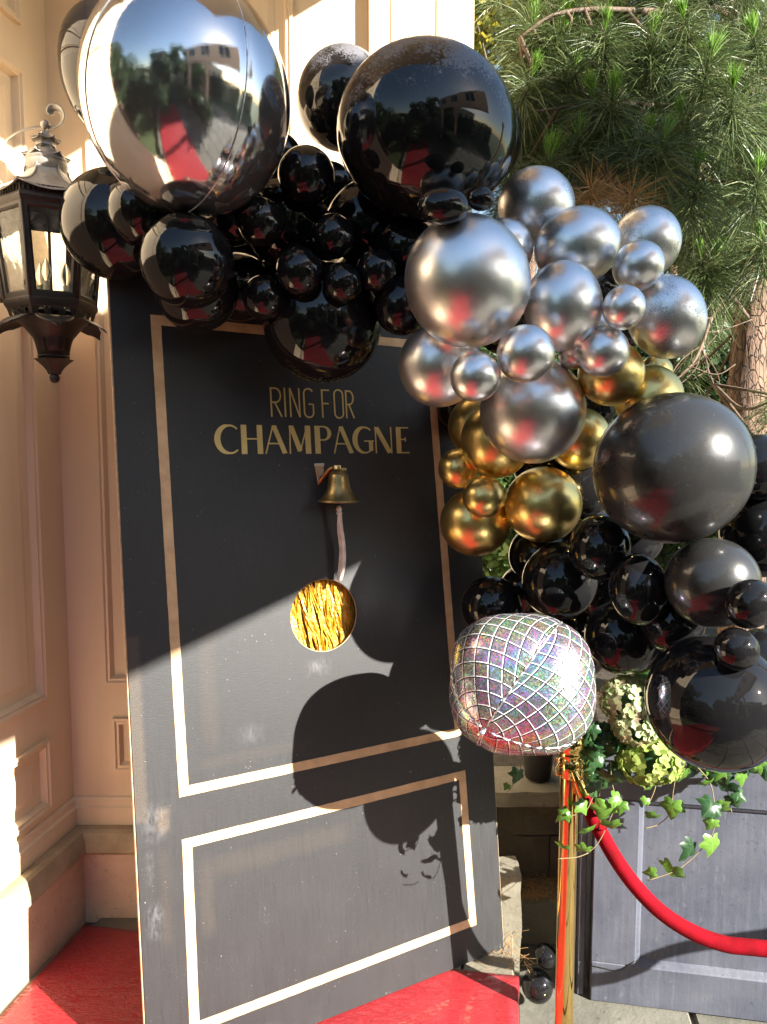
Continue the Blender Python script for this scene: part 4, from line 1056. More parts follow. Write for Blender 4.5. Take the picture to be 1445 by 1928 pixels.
    t.set(color=col, metal=t.mix(dark, t.mix(lite, 0.85, 0.25), 0.1), rough=t.mix(lite, rg, 0.42), coat=0.35, coat_rough=0.05)
    fold = t.noise(uv.outputs[0], 0.8, 3)
    t.bump(t.math('ADD', fold, t.math('MULTIPLY', gl.outputs[0], 0.012)), 0.25, 0.012)
    M['disco'] = t.m
    o = np_mesh('foil_skin', V, Fq, M['disco'], root, smooth=True, uv=UVs)
    for g_ in range(4):
        pts = [shape(math.pi * i / 120, g_ * math.pi / 2 + 1e-4) * (1.004 + 0.004 * math.sin(i * 1.9)) for i in range(2, 119)]
        MB().tube(pts, 0.0022, 5, flat=(1.0, 0.7)).obj('seam', M['sdust'], root, smooth=True)
    e1 = shape(0.001, 0); d_ = e1.normalized()
    MB().tube([e1 - d_ * 0.002, e1 + d_ * 0.006 + Vector((-0.004, -0.004, 0)), e1 + d_ * 0.004 + Vector((-0.014, -0.012, 0))], [0.004, 0.006, 0.004], 8, flat=(1, 0.3)).obj('filling_neck', M['sdust'], root, smooth=True)
disco()
# ================================================================ stanchions and rope
PX_, PY_ = 0.507, 1.945
def stanchion(px, py):
    root = empty('rope_post', (px, py, -0.168), label='polished gold rope post under the disco ball balloon', cat='rope post')
    b = MB(); b.lathe([(0.0, 0.0), (0.155, 0.0), (0.160, 0.006), (0.158, 0.014), (0.13, 0.022), (0.07, 0.032), (0.034, 0.045), (0.0, 0.046)], 48, cap=False); b.obj('base', M['polished_gold'], root, smooth=True)
    b = MB(); b.lathe([(0.0254, 0.040), (0.0254, 0.925), (0.0250, 0.930)], 48); b.obj('pole', M['polished_gold'], root, angle=40)
    b = MB(); b.lathe([(0.0, 1.0), (0.02, 0.998), (0.034, 0.985), (0.038, 0.968), (0.034, 0.955), (0.028, 0.948), (0.031, 0.942), (0.031, 0.932), (0.0, 0.932)], 40, cap=False); b.obj('cap', M['polished_gold'], root, smooth=True)
    b = MB()
    for a in range(4):
        an = a * math.pi / 2 + 0.5; cx_, cy_ = math.cos(an), math.sin(an)
        b.tube([(cx_ * 0.028, cy_ * 0.028, 0.885), (cx_ * 0.046, cy_ * 0.046, 0.888), (cx_ * 0.050, cy_ * 0.050, 0.905), (cx_ * 0.040, cy_ * 0.040, 0.915), (cx_ * 0.028, cy_ * 0.028, 0.912)], 0.003, 8)
    b.lathe([(0.0262, 0.875), (0.030, 0.880), (0.030, 0.920), (0.0262, 0.925)], 40, cap=False); b.obj('hook_collar', M['polished_gold'], root, smooth=True)
    return root
st1 = stanchion(PX_, PY_)
st2 = stanchion(PX_ + 1.62, PY_ - 0.42); st2['label'] = 'second polished gold rope post beyond the right end of the red rope'
for s_ in (st1, st2): s_['group'] = 'gold rope posts'
def vrope():
    pixels = [(1096, 1490, 1.98), (1112, 1530, 1.97), (1133, 1570, 1.96), (1163, 1622, 1.945), (1200, 1672, 1.93), (1245, 1717, 1.915), (1300, 1753, 1.90), (1360, 1776, 1.885), (1420, 1784, 1.87)]
    pts = [at(*p) for p in pixels]
    end = Vector((PX_ + 1.62 - 0.05, PY_ - 0.42, -0.168 + 0.82)); last = pts[-1]
    mid = Vector((last.x + 0.30, last.y - 0.06, last.z + 0.012)); m2 = Vector((last.x + 0.58, last.y - 0.16, last.z + 0.10)); m3 = Vector((last.x + 0.86, last.y - 0.24, last.z + 0.26))
    pts += [mid, m2, m3, end]
    sp_ = spline(pts, 10)
    a_ = at(1081, 1452, 1.985)
    root = empty('barrier_rope', a_, label='red velvet barrier rope sagging from the gold post across the grey planter', cat='rope')
    T_ = -a_
    rs = [0.0145 + 0.0052 * min(1, i / 14) for i in range(len(sp_))]
    b = MB(); b.tube([p + T_ for p in sp_], rs, 20); b.obj('velvet_sleeve', M['velvet'], root, smooth=True)
    d = (pts[1] - pts[0]).normalized()
    def ferrule(p, d, pp=None):
        q = p - d * 0.055
        MB().tube([p + d * 0.012 + T_, p - d * 0.002 + T_, p - d * 0.03 + T_, p - d * 0.032 + T_, q + T_], [0.0175, 0.0175, 0.0165, 0.013, 0.011], 24).obj('end_ferrule', M['polished_gold'], root, angle=35)
        ring = MB(); s1 = d.cross(Vector((0, 1, 0))).normalized(); c0 = q - d * 0.012 + T_
        ring.tube([c0 + d * 0.016 * math.cos(a) + s1 * 0.009 * math.sin(a) for a in [i * math.pi / 8 for i in range(16)]], 0.0028, 8, closed=True)
        c1 = c0 - d * 0.024; s2 = d.cross(s1)
        ring.tube([c1 + d * 0.015 * math.cos(a) + s2 * 0.009 * math.sin(a) for a in [i * math.pi / 8 for i in range(16)]], 0.0028, 8, closed=True)
        ring.obj('snap_hook', M['polished_gold'], root, smooth=True)
    ferrule(pts[0], d)
    ferrule(pts[-1], (pts[-2] - pts[-1]).normalized())
vrope()
# ================================================================ zinc planter
PD = Vector((math.cos(math.radians(-10)), math.sin(math.radians(-10)), 0)); PN = Vector((PD.y, -PD.x, 0))   # PN towards the viewer
PB = Vector((0.662, 2.225, -0.168))
MP = frame(PD, -PN, Vector((0, 0, 1)), PB)
def planter():
    root = empty('planter', mat=MP, label='large blue-grey metal trough planter with recessed front panel, right of the gold post', cat='planter')
    W_, H_, D_ = 1.5, 0.80, 0.55
    b = MB(); ins = 0.135; rec = 0.014
    def q(*p): return [Vector(v) for v in p]
    # front frame around a recessed panel
    x0, x1, z0, z1 = 0.135, W_ - 0.135, 0.135, H_ - 0.125
    b.bbox(0, W_, 0, 0.03, 0.0, z0, 0.004); b.bbox(0, W_, 0, 0.03, z1, H_, 0.004); b.bbox(0, x0, 0, 0.03, z0, z1, 0.0025); b.bbox(x1, W_, 0, 0.03, z0, z1, 0.0025)
    fr = b.obj('front_frame', M['zinc'], root)
    b = MB(); pr = [(0, 0.004), (0.010, 0.010), (0.016, 0.018)]
    vs = []
    for (o_, y) in pr:
        for (x, z) in ((x0 + o_, z0 + o_), (x1 - o_, z0 + o_), (x1 - o_, z1 - o_), (x0 + o_, z1 - o_)): vs.append((x, y, z))
    fs = [(k * 4 + c, k * 4 + (c + 1) % 4, k * 4 + 4 + (c + 1) % 4, k * 4 + 4 + c) for k in range(2) for c in range(4)] + [(8, 9, 10, 11)]
    b.add(vs, fs); b.obj('front_panel', M['zinc'], root)
    b = MB(); b.bbox(0.0, 0.03, 0.031, D_, 0, H_, 0.003); b.obj('side_panel', M['zinc'], root)
    b = MB(); b.bbox(W_ - 0.03, W_, 0.031, D_, 0, H_, 0.003); b.obj('side_panel', M['zinc'], root)
    b = MB(); b.bbox(0.031, W_ - 0.031, D_ - 0.03, D_, 0, H_, 0.003); b.obj('back_panel', M['zinc'], root)
    b = MB(); b.bbox(-0.012, W_ + 0.012, -0.012, D_ + 0.012, H_ + 0.001, H_ + 0.028, 0.006); b.obj('rim', M['zinc'], root)
    b = MB(); b.box(0.03, W_ - 0.03, 0.03, D_ - 0.03, H_ + 0.0285, H_ + 0.05, j=0.006); b.obj('soil', M['soil'], root)
    # dented crack at the lower left corner of the frame
    cr = MB(); cr.tube([(0.0, -0.0012, 0.120), (0.045, -0.0012, 0.116), (0.075, -0.0012, 0.112), (0.098, -0.0012, 0.122), (0.118, -0.0012, 0.140), (0.134, -0.001, 0.150)], [0.0012, 0.002, 0.0015, 0.0024, 0.002, 0.003], 5); cr.obj('crack', M['pot'], fr, smooth=True)
planter()
# second support strip standing beside it
o = MB().bbox(-0.040, -0.018, 0.02, 0.07, 0, 0.80, 0.003).obj('zinc_post', M['zinc'], None, mw=MP); tag(o, 'slim grey upright strip just left of the big planter', 'post')
# black pot with wire on the steps
def pot():
    p = atY(1012, 1500, 2.70); z = 0.358
    root = empty('plant_pot', (p.x, 2.70, z), label='black plastic plant pot standing on the cap stone behind the gold post', cat='plant pot')
    b = MB(); b.lathe([(0.0, 0.0), (0.045, 0.0), (0.048, 0.003), (0.066, 0.16), (0.072, 0.162), (0.074, 0.185), (0.070, 0.187), (0.062, 0.16), (0.0, 0.155)], 36, cap=False); b.obj('pot_wall', M['pot'], root, angle=40)
    b = MB(); b.lathe([(0.061, 0.165), (0.03, 0.172), (0.0, 0.174)], 24, cap=False); b.obj('soil', M['soil'], root)
    w_ = MB(); pts = []
    for i in range(90):
        a = i * 0.28; pts.append((0.065 + 0.032 * math.cos(a) + 0.012, -0.055 + 0.010 * math.sin(a * 0.7), 0.075 + 0.030 * math.sin(a) + 0.03 * math.sin(i * 0.05)))
    w_.tube(pts, 0.0008, 5); o = w_.obj('wire_coil', M['wire'], None, smooth=True, loc=(p.x, 2.70, z)); tag(o, 'loose coil of thin wire hanging beside the black plant pot', 'wire')
pot()
# two small balloons on the ground
for (x, y, rx, ry, d_, lab) in ((1012, 1856, 29, 37, 2.33, 'small black balloon lying on the flagstones left of the gold post'), (1028, 1800, 21, 28, 2.46, 'smaller black balloon leaning on the stone step behind the other')):
    o = place_balloon('black', x, y, rx, ry, d_, lab, group=False); o['group'] = 'small black balloons on the ground'
# ================================================================ ivy
def leaf_mesh(name, mat, seed):
    """five-lobed ivy leaf, unit size, stalk at the origin, tip to +Y, slightly cupped"""
    rng = random.Random(seed)
    out = [(0.0, 0.0), (0.14, -0.12), (0.34, -0.16), (0.48, -0.06), (0.47, 0.10), (0.60, 0.24), (0.66, 0.42), (0.48, 0.48), (0.32, 0.55), (0.20, 0.76), (0.0, 1.02)]
    pts = out + [(-x, y) for x, y in out[-2:0:-1]]
    pts = [(x * rng.uniform(0.9, 1.1), y * rng.uniform(0.94, 1.06)) for x, y in pts]
    cen = (0.0, 0.30)
    V = [(cen[0], cen[1], 0.03)]; 
    for x, y in pts: V.append((x, y, -0.10 * (x * x + (y - 0.3) ** 2) * 3.2 + rng.uniform(-0.05, 0.05)))
    n = len(pts)
    for x, y in pts: V.append((x * 0.5 + cen[0] * 0.5, y * 0.5 + cen[1] * 0.5, 0.05 + rng.uniform(-0.02, 0.03)))
    Fs = []
    for i in range(n):
        j = (i + 1) % n; Fs.append((1 + i, 1 + j, 1 + n + j, 1 + n + i)); Fs.append((1 + n + i, 1 + n + j, 0))
    b = MB(); b.add(V, Fs); me = b.mesh(name, smooth=True); me.materials.append(mat); return me
# ivy material with pale veins
def ivymat(name, a_, b_, vein):
    t = NT(name); tc = t.co(); sp_ = t.n('ShaderNodeSeparateXYZ'); t.l(tc, sp_.inputs[0])
    ang = t.math('ARCTAN2', sp_.outputs[0], t.math('ADD', sp_.outputs[1], 0.02))
    wv = t.math('ABSOLUTE', t.math('SINE', t.math('MULTIPLY', ang, 2.9)))
    v_ = t.ramp(wv, [(0.0, 1.0), (0.14, 0.0)])
    oi = t.n('ShaderNodeObjectInfo')
    c = t.mix(oi.outputs['Random'], a_, b_); c = t.mix(t.math('MULTIPLY', v_, 0.55), c, vein); c = t.mix(t.ramp(t.noise(tc, 4, 4), [(0.45, 0.0), (0.8, 0.4)]), c, tuple(x * 0.6 for x in a_))
    t.set(color=c, rough=0.32, spec=0.5)
    td = t.n('ShaderNodeBsdfTranslucent'); t.l(c, td.inputs[0]); ms = t.n('ShaderNodeMixShader'); ms.inputs[0].default_value = 0.3
    t.l(t.p.outputs[0], ms.inputs[1]); t.l(td.outputs[0], ms.inputs[2]); t.l(ms.outputs[0], t.out.inputs[0]); return t.m
M['ivyA'] = ivymat('fresh_ivy_leaf', (0.07, 0.16, 0.02), (0.12, 0.24, 0.035), (0.26, 0.34, 0.12))
M['ivyB'] = ivymat('dark_ivy_leaf_veined', (0.018, 0.055, 0.02), (0.04, 0.10, 0.03), (0.16, 0.22, 0.12))
IL = [leaf_mesh('ivy_leaf', M['ivyA'], s) for s in range(3)]; ID = [leaf_mesh('ivy_leaf_dark', M['ivyB'], s + 9) for s in range(3)]
def place_leaf(parent, p, size, ang, kind, T_):
    me = random.choice(IL if kind == 'L' else ID)
    o = bpy.data.objects.new('leaf', me); COL.objects.link(o); o.parent = parent
    R = Matrix.Rotation(math.radians(ang), 4, 'Y') @ Matrix.Rotation(math.radians(90 + rnd(-50, 30)), 4, 'X') @ Matrix.Rotation(math.radians(rnd(-42, 42)), 4, 'Y')
    o.matrix_local = Matrix.Translation(T_ + p) @ R @ Matrix.Diagonal((size, size, size, 1))
def ivy_strand(stem_px, leaves, label, depth):
    """stem_px: pixels of the stem; leaves: (px, py, size_px, angle, kind)"""
    pts = [at(x, y, d_) for (x, y, d_) in [(q[0], q[1], q[2] if len(q) > 2 else depth) for q in stem_px]]
    root = empty('ivy', pts[0], label=label, cat='ivy'); root['group'] = 'ivy trails hanging over the planter'
    T_ = -pts[0]
    MB().tube([p + T_ for p in spline(pts, 6)], 0.0013, 6).obj('stem', M['stem'], root, smooth=True)
    for (x, y, s_, a_, k_) in leaves:
        P = at(x, y, depth - 0.012 + rnd(-0.02, 0.01)); sz = s_ * depth / F_PX
        d = Vector((math.sin(math.radians(a_)), 0, math.cos(math.radians(a_))))
        place_leaf(root, P - d * sz * 0.45, sz, a_, k_, T_)
ivy_strand([(1150, 1432), (1152, 1470), (1160, 1510), (1150, 1540), (1128, 1585), (1108, 1606)], [(1140, 1532, 44, 190, 'L'), (1163, 1506, 26, 120, 'L'), (1167, 1520, 24, 200, 'L'), (1106, 1575, 36, 200, 'L'), (1097, 1606, 30, 215, 'L'), (1155, 1562, 34, 160, 'L'), (1150, 1478, 40, 170, 'D')], 'ivy trail draped over the rope’s top, its pale lower leaves left of the rope', 1.93)
ivy_strand([(1128, 1470), (1105, 1525), (1080, 1535), (1046, 1548)], [(1060, 1540, 26, 230, 'L'), (1066, 1525, 16, 20, 'L'), (1098, 1520, 28, 150, 'L'), (1118, 1492, 34, 200, 'D')], 'short ivy trail crossing the gold post below its top', 1.88)
ivy_strand([(1108, 1606), (1086, 1614), (1050, 1617)], [(1060, 1602, 24, 190, 'L')], 'thin ivy tip with one leaf crossing the gold post lower down', 1.88)
ivy_strand([(1240, 1455), (1232, 1490), (1218, 1520)], [(1229, 1488, 30, 190, 'L'), (1214, 1509, 16, 210, 'L'), (1238, 1468, 22, 150, 'D')], 'short ivy trail directly under the lime hydrangea', 2.08)
ivy_strand([(1275, 1445), (1268, 1490), (1262, 1530), (1240, 1552), (1214, 1560)], [(1283, 1476, 42, 175, 'L'), (1265, 1524, 36, 190, 'L'), (1226, 1543, 28, 225, 'L')], 'ivy trail with three spaced leaves, curling left over the planter panel', 2.09)
ivy_strand([(1300, 1430), (1335, 1470), (1345, 1510), (1345, 1560), (1320, 1600), (1275, 1638), (1220, 1658)], [(1333, 1483, 28, 190, 'L'), (1330, 1520, 38, 230, 'D'), (1362, 1523, 34, 120, 'L'), (1352, 1547, 36, 150, 'D'), (1340, 1556, 26, 200, 'L'), (1340, 1595, 42, 185, 'L'), (1294, 1603, 42, 215, 'D'), (1267, 1649, 40, 180, 'L'), (1224, 1647, 24, 260, 'L')], 'longest ivy trail, sweeping down and left across the planter front', 2.06)
ivy_strand([(1350, 1420), (1366, 1455), (1372, 1500), (1378, 1530)], [(1345, 1440, 44, 190, 'D'), (1370, 1492, 38, 190, 'D'), (1385, 1512, 30, 150, 'D'), (1358, 1462, 26, 210, 'L'), (1392, 1497, 24, 120, 'D'), (1425, 1455, 22, 180, 'L')], 'dark bunchy ivy trail under the large lowest black balloon', 2.10)
ivy_strand([(985, 1430), (978, 1452), (965, 1480), (955, 1492)], [(973, 1462, 28, 200, 'D'), (953, 1481, 13, 220, 'L')], 'small ivy sprig on the stone steps left of the gold post', 2.35)
lv = []
for i in range(46):
    lv.append((rnd(1095, 1178), rnd(1375, 1500), rnd(22, 42), rnd(130, 240), 'D'))
ivy_strand([(1140, 1360), (1135, 1400), (1140, 1450), (1128, 1500)], lv, 'thick curtain of dark ivy between the disco ball balloon and the hydrangeas', 2.06)
lv = []
for i in range(34):
    lv.append((rnd(1290, 1445), rnd(1425, 1475), rnd(20, 36), rnd(130, 240), random.choice('DDL')))
ivy_strand([(1290, 1445), (1350, 1440), (1440, 1440)], lv, 'ivy fringe along the planter rim below the large lowest black balloon', 2.14)
# ================================================================ hydrangeas
def hydrangea():
    root_p = Vector((0.80, 2.36, 0.66))
    root = empty('hydrangea', root_p, label='pale green hydrangea with pinkish edges in the planter, beside the lowest black balloon', cat='plant')
    T_ = -root_p
    heads = [(1197, 1238, 30, 26, 'floretlime'), (1180, 1318, 46, 44, 'floret'), (1196, 1365, 42, 34, 'floret'), (1225, 1432, 60, 40, 'floretlime')]
    for hi, (x, y, rx, ry, mk) in enumerate(heads):
        d_ = 2.03 if hi != 0 else 2.05
        c = at(x, y, d_); R1 = rx * d_ / F_PX; R2 = ry * d_ / F_PX
        V = []; Fq = []
        n_fl = int(45 + 70 * rx / 60)
        for i in range(n_fl):
            # fibonacci directions
            z = 1 - 2 * (i + 0.5) / n_fl; ph = i * 2.39996; r_ = math.sqrt(1 - z * z)
            nrm = Vector((r_ * math.cos(ph), r_ * math.sin(ph), z)); nrm = (nrm + Vector((rnd(-.25, .25), rnd(-.25, .25), rnd(-.25, .25)))).normalized()
            rr_ = rnd(0.86, 1.04)
            P = c + Vector((nrm.x * R1, nrm.y * R1 * 0.8, nrm.z * R2)) * rr_
            a = nrm.orthogonal().normalized(); b_ = nrm.cross(a); rot = rnd(0, 6.28); s_ = rnd(0.014, 0.020)
            for k in range(4):
                an = rot + k * math.pi / 2; d = a * math.cos(an) + b_ * math.sin(an); e = nrm.cross(d); cup = nrm * rnd(0.15, 0.5) * s_
                k0 = len(V); w_ = s_ * 0.62
                pts = [P, P + d * s_ * 0.45 + e * w_ * 0.8 + cup * 0.4, P + d * s_ * 1.0 + e * w_ * 0.55 + cup * 1.1, P + d * s_ * 1.08 + cup * 0.9, P + d * s_ * 1.0 - e * w_ * 0.55 + cup * 1.0, P + d * s_ * 0.45 - e * w_ * 0.8 + cup * 0.4]
                V += [p + T_ for p in pts]; Fq += [(k0, k0 + 1, k0 + 2, k0 + 3), (k0, k0 + 3, k0 + 4, k0 + 5)]
        np_mesh('flower_head', V, Fq, M[mk], root, smooth=False)
        MB().sphere(c + T_, R1 * 0.72, 14, 10, (1, 0.75, R2 / R1)).obj('head_core', M['ivyB'], root, smooth=True)
        MB().tube([c + T_ - Vector((0, 0, R2 * 0.3)), (c + Vector((0.03, 0.10, -0.10))) + T_, Vector((0.06, 0.1, -0.02))], 0.004, 8).obj('stem', M['stem'], root, smooth=True)
    # big toothed leaves
    def bigleaf(p, size, M3):
        b = MB(); n = 9; V = []
        for i in range(n + 1):
            f_ = i / n; w_ = 0.42 * math.sin(math.pi * f_ ** 0.8) * (1 + 0.06 * (i % 2)); V += [(-w_, f_, -0.10 * w_ - 0.2 * f_ * f_), (0, f_, 0.02 - 0.2 * f_ * f_), (w_, f_, -0.10 * w_ - 0.2 * f_ * f_)]
        Fs = []
        for i in range(n): k = i * 3; Fs += [(k, k + 1, k + 4, k + 3), (k + 1, k + 2, k + 5, k + 4)]
        b.add([Vector(p) + M3 @ (Vector(v) * size) + T_ for v in V], Fs); b.obj('leaf', M['ivyB'], root, smooth=True)
    for (x, y, s_, ax, az) in ((1200, 1268, 0.085, 80, 20), (1165, 1262, 0.07, 70, 60), (1210, 1392, 0.08, 100, -30), (1160, 1400, 0.07, 60, 110), (1240, 1290, 0.08, 80, -60), (1150, 1345, 0.07, 70, 130), (1280, 1440, 0.06, 80, -90)):
        bigleaf(at(x, y, 2.10), s_, Matrix.Rotation(math.radians(az), 3, 'Y') @ Matrix.Rotation(math.radians(ax), 3, 'X'))
hydrangea()
# ================================================================ wall lantern
def lantern():
    LD = 1.96                                              # distance from the camera
    def zc(y, x=98): return at(x, y, LD)
    axis_top = at(84, 243, LD); axis_bot = at(105, 715, LD)
    X0 = (axis_top.x + axis_bot.x) / 2 ; Y0 = (axis_top.y + axis_bot.y) / 2
    k_ = LD / F_PX
    def Z(y):                                              # height of photo row y on the lantern's axis
        r = ray(95, y); return CAM.z + r.z / r.y * Y0
    root = empty('wall_lantern', (X0, Y0, 0), label='dark bronze six-sided lantern with pagoda roof and glass panes on the left wall', cat='lantern')
    ph0 = math.radians(27.5)
    def lat(name, prof, mat, n=6, parent=root, ang=30, ph=ph0, cap=True, smooth=False):
        b = MB(); b.lathe(prof, n, None, ph, cap); return b.obj(name, mat, parent, angle=ang)
    def hexp(r, i, z, ph=ph0): a = ph + i * math.pi / 3; return Vector((r * math.cos(a), r * math.sin(a), z))
    P = lambda r: r * k_
    # finial ball
    MB().sphere((0, 0, Z(235)), P(8.5), 20, 14).obj('finial', M['roofmetal'], root, smooth=True)
    def tier(name, ya, yb, ra, rb, flare, mat=M['roofmetal'], lip=3):
        """six concave roof panels with uplifted corners"""
        b = MB(); nz, nw = 7, 6; z0, z1 = Z(ya), Z(yb)
        for i in range(6):
            vs = []
            for j in range(nz + 1):
                f_ = j / nz; r = P(ra + (rb - ra) * (f_ ** 1.9)); z = z0 + (z1 - z0) * f_
                for k in range(nw + 1):
                    g_ = k / nw; p = hexp(r, i, z).lerp(hexp(r, i + 1, z), g_)
                    up = P(flare) * (abs(g_ - 0.5) * 2) ** 2 * f_ ** 3
                    vs.append(p + Vector((0, 0, up)))
            fs = [(j * (nw + 1) + k, j * (nw + 1) + k + 1, (j + 1) * (nw + 1) + k + 1, (j + 1) * (nw + 1) + k) for j in range(nz) for k in range(nw)]
            b.add(vs, fs)
        o = b.obj(name, mat, root, angle=30); md = o.modifiers.new('t', 'SOLIDIFY'); md.thickness = 0.0018
        # rolled hips
        for i in range(6):
            h = MB(); pts = []
            for j in range(nz + 1):
                f_ = j / nz; pts.append(hexp(P(ra + (rb - ra) * f_ ** 1.9) * 1.01, i, z0 + (z1 - z0) * f_ + P(flare) * f_ ** 3))
            h.tube(pts, 0.0022, 6); h.obj('hip_rib', mat, o, smooth=True)
        return o
    tier('roof_tier', 246, 266, 5, 26, 4)
    lat('roof_neck', [(P(12), Z(252)), (P(18), Z(276))], M['roofmetal'])
    tier('roof_tier', 270, 300, 12, 42, 5)
    lat('roof_collar', [(P(30), Z(288)), (P(36), Z(300)), (P(37), Z(303)), (P(35), Z(308)), (P(38), Z(311)), (P(36), Z(320)), (P(33), Z(325))], M['roofmetal'], 24)
    tier('roof', 318, 384, 36, 108, 11)
    # pierced fascia under the roof
    b = MB(); n_t = 12
    for i in range(6):
        for t_ in range(n_t):
            r = P(97); za, zb = Z(376), Z(390)
            a_ = hexp(r, i, 0).lerp(hexp(r, i + 1, 0), (t_ + 0.06) / n_t); c_ = hexp(r, i, 0).lerp(hexp(r, i + 1, 0), (t_ + 0.94) / n_t); m_ = (a_ + c_) / 2
            b.add([a_ + Vector((0, 0, za)), c_ + Vector((0, 0, za)), m_ + Vector((0, 0, zb))], [(0, 1, 2)])
    o = b.obj('pierced_fascia', M['iron'], root); o.modifiers.new('t', 'SOLIDIFY').thickness = 0.002
    lat('top_band', [(P(92), Z(374)), (P(96), Z(388)), (P(101), Z(393)), (P(103), Z(398)), (P(100), Z(405)), (P(96), Z(408))], M['iron'], cap=False)
    lat('ceiling_plate', [(P(92), Z(378)), (P(92), Z(380))], M['iron'])
    # body: tapering hexagon with framed panes
    zt_, zb_ = Z(405), Z(572); rt, rb = P(96), P(78)
    for i in range(6):
        b = MB()
        def rail(p, q, w_):
            b.tube([p, q], w_, 4)
        tl, tr_, br_, bl = hexp(rt, i, zt_), hexp(rt, i + 1, zt_), hexp(rb, i + 1, zb_), hexp(rb, i, zb_)
        out = ((tl + tr_) / 2 - Vector((0, 0, zt_))).normalized()
        def inset(f_): 
            c_ = (tl + tr_ + br_ + bl) / 4; return [p + (c_ - p) * f_ for p in (tl, tr_, br_, bl)]
        # frame as flat bars
        o_ = [tl, tr_, br_, bl]; wv = 0.011
        ex = (tr_ - tl).normalized(); ez = (tl - bl).normalized()
        ins = [tl + ex * wv - ez * wv * 0.9, tr_ - ex * wv - ez * wv * 0.9, br_ - ex * wv + ez * wv * 1.2, bl + ex * wv + ez * wv * 1.2]
        ins2 = [p - out * 0.004 + (ex if k in (0, 3) else -ex) * 0.004 + (-ez if k < 2 else ez) * 0.004 for k, p in enumerate(ins)]
        vs = o_ + ins + ins2
        fs = [(k, (k + 1) % 4, 4 + (k + 1) % 4, 4 + k) for k in range(4)] + [(4 + k, 4 + (k + 1) % 4, 8 + (k + 1) % 4, 8 + k) for k in range(4)]
        b.add(vs, fs); f_o = b.obj('pane_frame', M['iron'], root); f_o.modifiers.new('t', 'SOLIDIFY').thickness = 0.0025
        MB().add([p - out * 0.005 for p in ins], [(0, 1, 2, 3)]).obj('pane', M['glass'], f_o)
        MB().box(-0.004, 0.004, -0.003, 0.003, -0.006, 0.006, Matrix.Translation(ins[2] + ez * 0.02)).obj('clip', M['iron'], f_o)
    cp_ = MB()
    for i in range(6): cp_.tube([hexp(rt * 1.005, i, zt_), hexp(rb * 1.005, i, zb_)], 0.0042, 6)
    cp_.obj('corner_post', M['iron'], root, smooth=True)
    lat('bottom_band', [(P(77), Z(568)), (P(82), Z(572)), (P(82), Z(580)), (P(77), Z(588))], M['iron'], cap=False)
    # perforated gallery
    b = MB(); za, zb2 = Z(588), Z(606)
    for i in range(6):
        ra_, rb3 = P(76), P(70)
        def gp(g_, h): return hexp(ra_ + (rb3 - ra_) * h, i, 0).lerp(hexp(ra_ + (rb3 - ra_) * h, i + 1, 0), g_) + Vector((0, 0, za + (zb2 - za) * h))
        holes = [(0.2, 0.09), (0.5, 0.13), (0.8, 0.09)]
        xs = [0.0]
        for c_, r_ in holes: xs += [c_ - r_, c_ + r_]
        xs.append(1.0)
        for k in range(0, len(xs) - 1, 2): b.add([gp(xs[k], 0), gp(xs[k + 1], 0), gp(xs[k + 1], 1), gp(xs[k], 1)], [(0, 1, 2, 3)])
        for c_, r_ in holes:
            n = 12; V = []; Fs = []
            for q in range(n):
                an = 2 * math.pi * q / n; V.append(gp(c_ + r_ * 0.8 * math.cos(an), 0.5 + 0.38 * math.sin(an)))
            for q in range(n):
                an = 2 * math.pi * q / n; dx, dy = math.cos(an), math.sin(an); s_ = 1 / max(abs(dx), abs(dy)); V.append(gp(c_ + r_ * dx * s_, 0.5 + 0.5 * dy * s_))
            for q in range(n): Fs.append((q, (q + 1) % n, n + (q + 1) % n, n + q))
            b.add(V, Fs)
    o = b.obj('pierced_gallery', M['iron'], root); o.modifiers.new('t', 'SOLIDIFY').thickness = 0.0015
    # petal crown: six sheet metal petals flaring up and out
    for i in range(6):
        n, m = 10, 8; vs = []
        for j in range(n + 1):
            f_ = j / n; r = P([27, 31, 37, 45, 54, 63, 73, 82, 90, 98, 105][j]); z = Z([668, 650, 632, 618, 608, 603, 604, 608, 614, 621, 628][j])
            hw = math.pi / 6 * (1.0 if j <= 5 else [1.0, .94, .84, .68, .45, .04][j - 5])
            for k in range(m + 1):
                g_ = (k / m - 0.5) * 2; a = ph0 + (i + 0.5) * math.pi / 3 + g_ * hw
                rr_ = r * (1 - 0.05 * g_ * g_); zz = z + P(5) * g_ * g_ * f_
                vs.append(Vector((rr_ * math.cos(a), rr_ * math.sin(a), zz)))
        fs = [(j * (m + 1) + k, j * (m + 1) + k + 1, (j + 1) * (m + 1) + k + 1, (j + 1) * (m + 1) + k) for j in range(n) for k in range(m)]
        o = MB().add(vs, fs).obj('petal', M['iron'], root, smooth=True); o.modifiers.new('t', 'SOLIDIFY').thickness = 0.002
    lat('inner_bowl', [(P(24), Z(666)), (P(34), Z(640)), (P(56), Z(612)), (P(68), Z(603))], M['iron'], 24, cap=False)
    lat('lower_collar', [(P(24), Z(660)), (P(27), Z(663)), (P(29), Z(666)), (P(27), Z(669)), (P(29), Z(672)), (P(27), Z(676)), (P(24), Z(678))], M['iron'], 32)
    lat('lower_cone', [(P(36), Z(677)), (P(30), Z(681)), (P(20), Z(690)), (P(14), Z(698)), (P(11), Z(705)), (P(0.5), Z(706))], M['iron'], 6)
    MB().sphere((0, 0, Z(712)), P(9.5), 20, 14).obj('drop_ball', M['iron'], root, smooth=True)
    # stem and candles inside
    MB().tube([(0, 0, Z(590)), (0, 0, Z(380))], 0.0042, 10).obj('stem', M['iron'], root, smooth=True)
    lat('candle_tray', [(P(46), Z(592)), (P(46), Z(590))], M['iron'], 24)
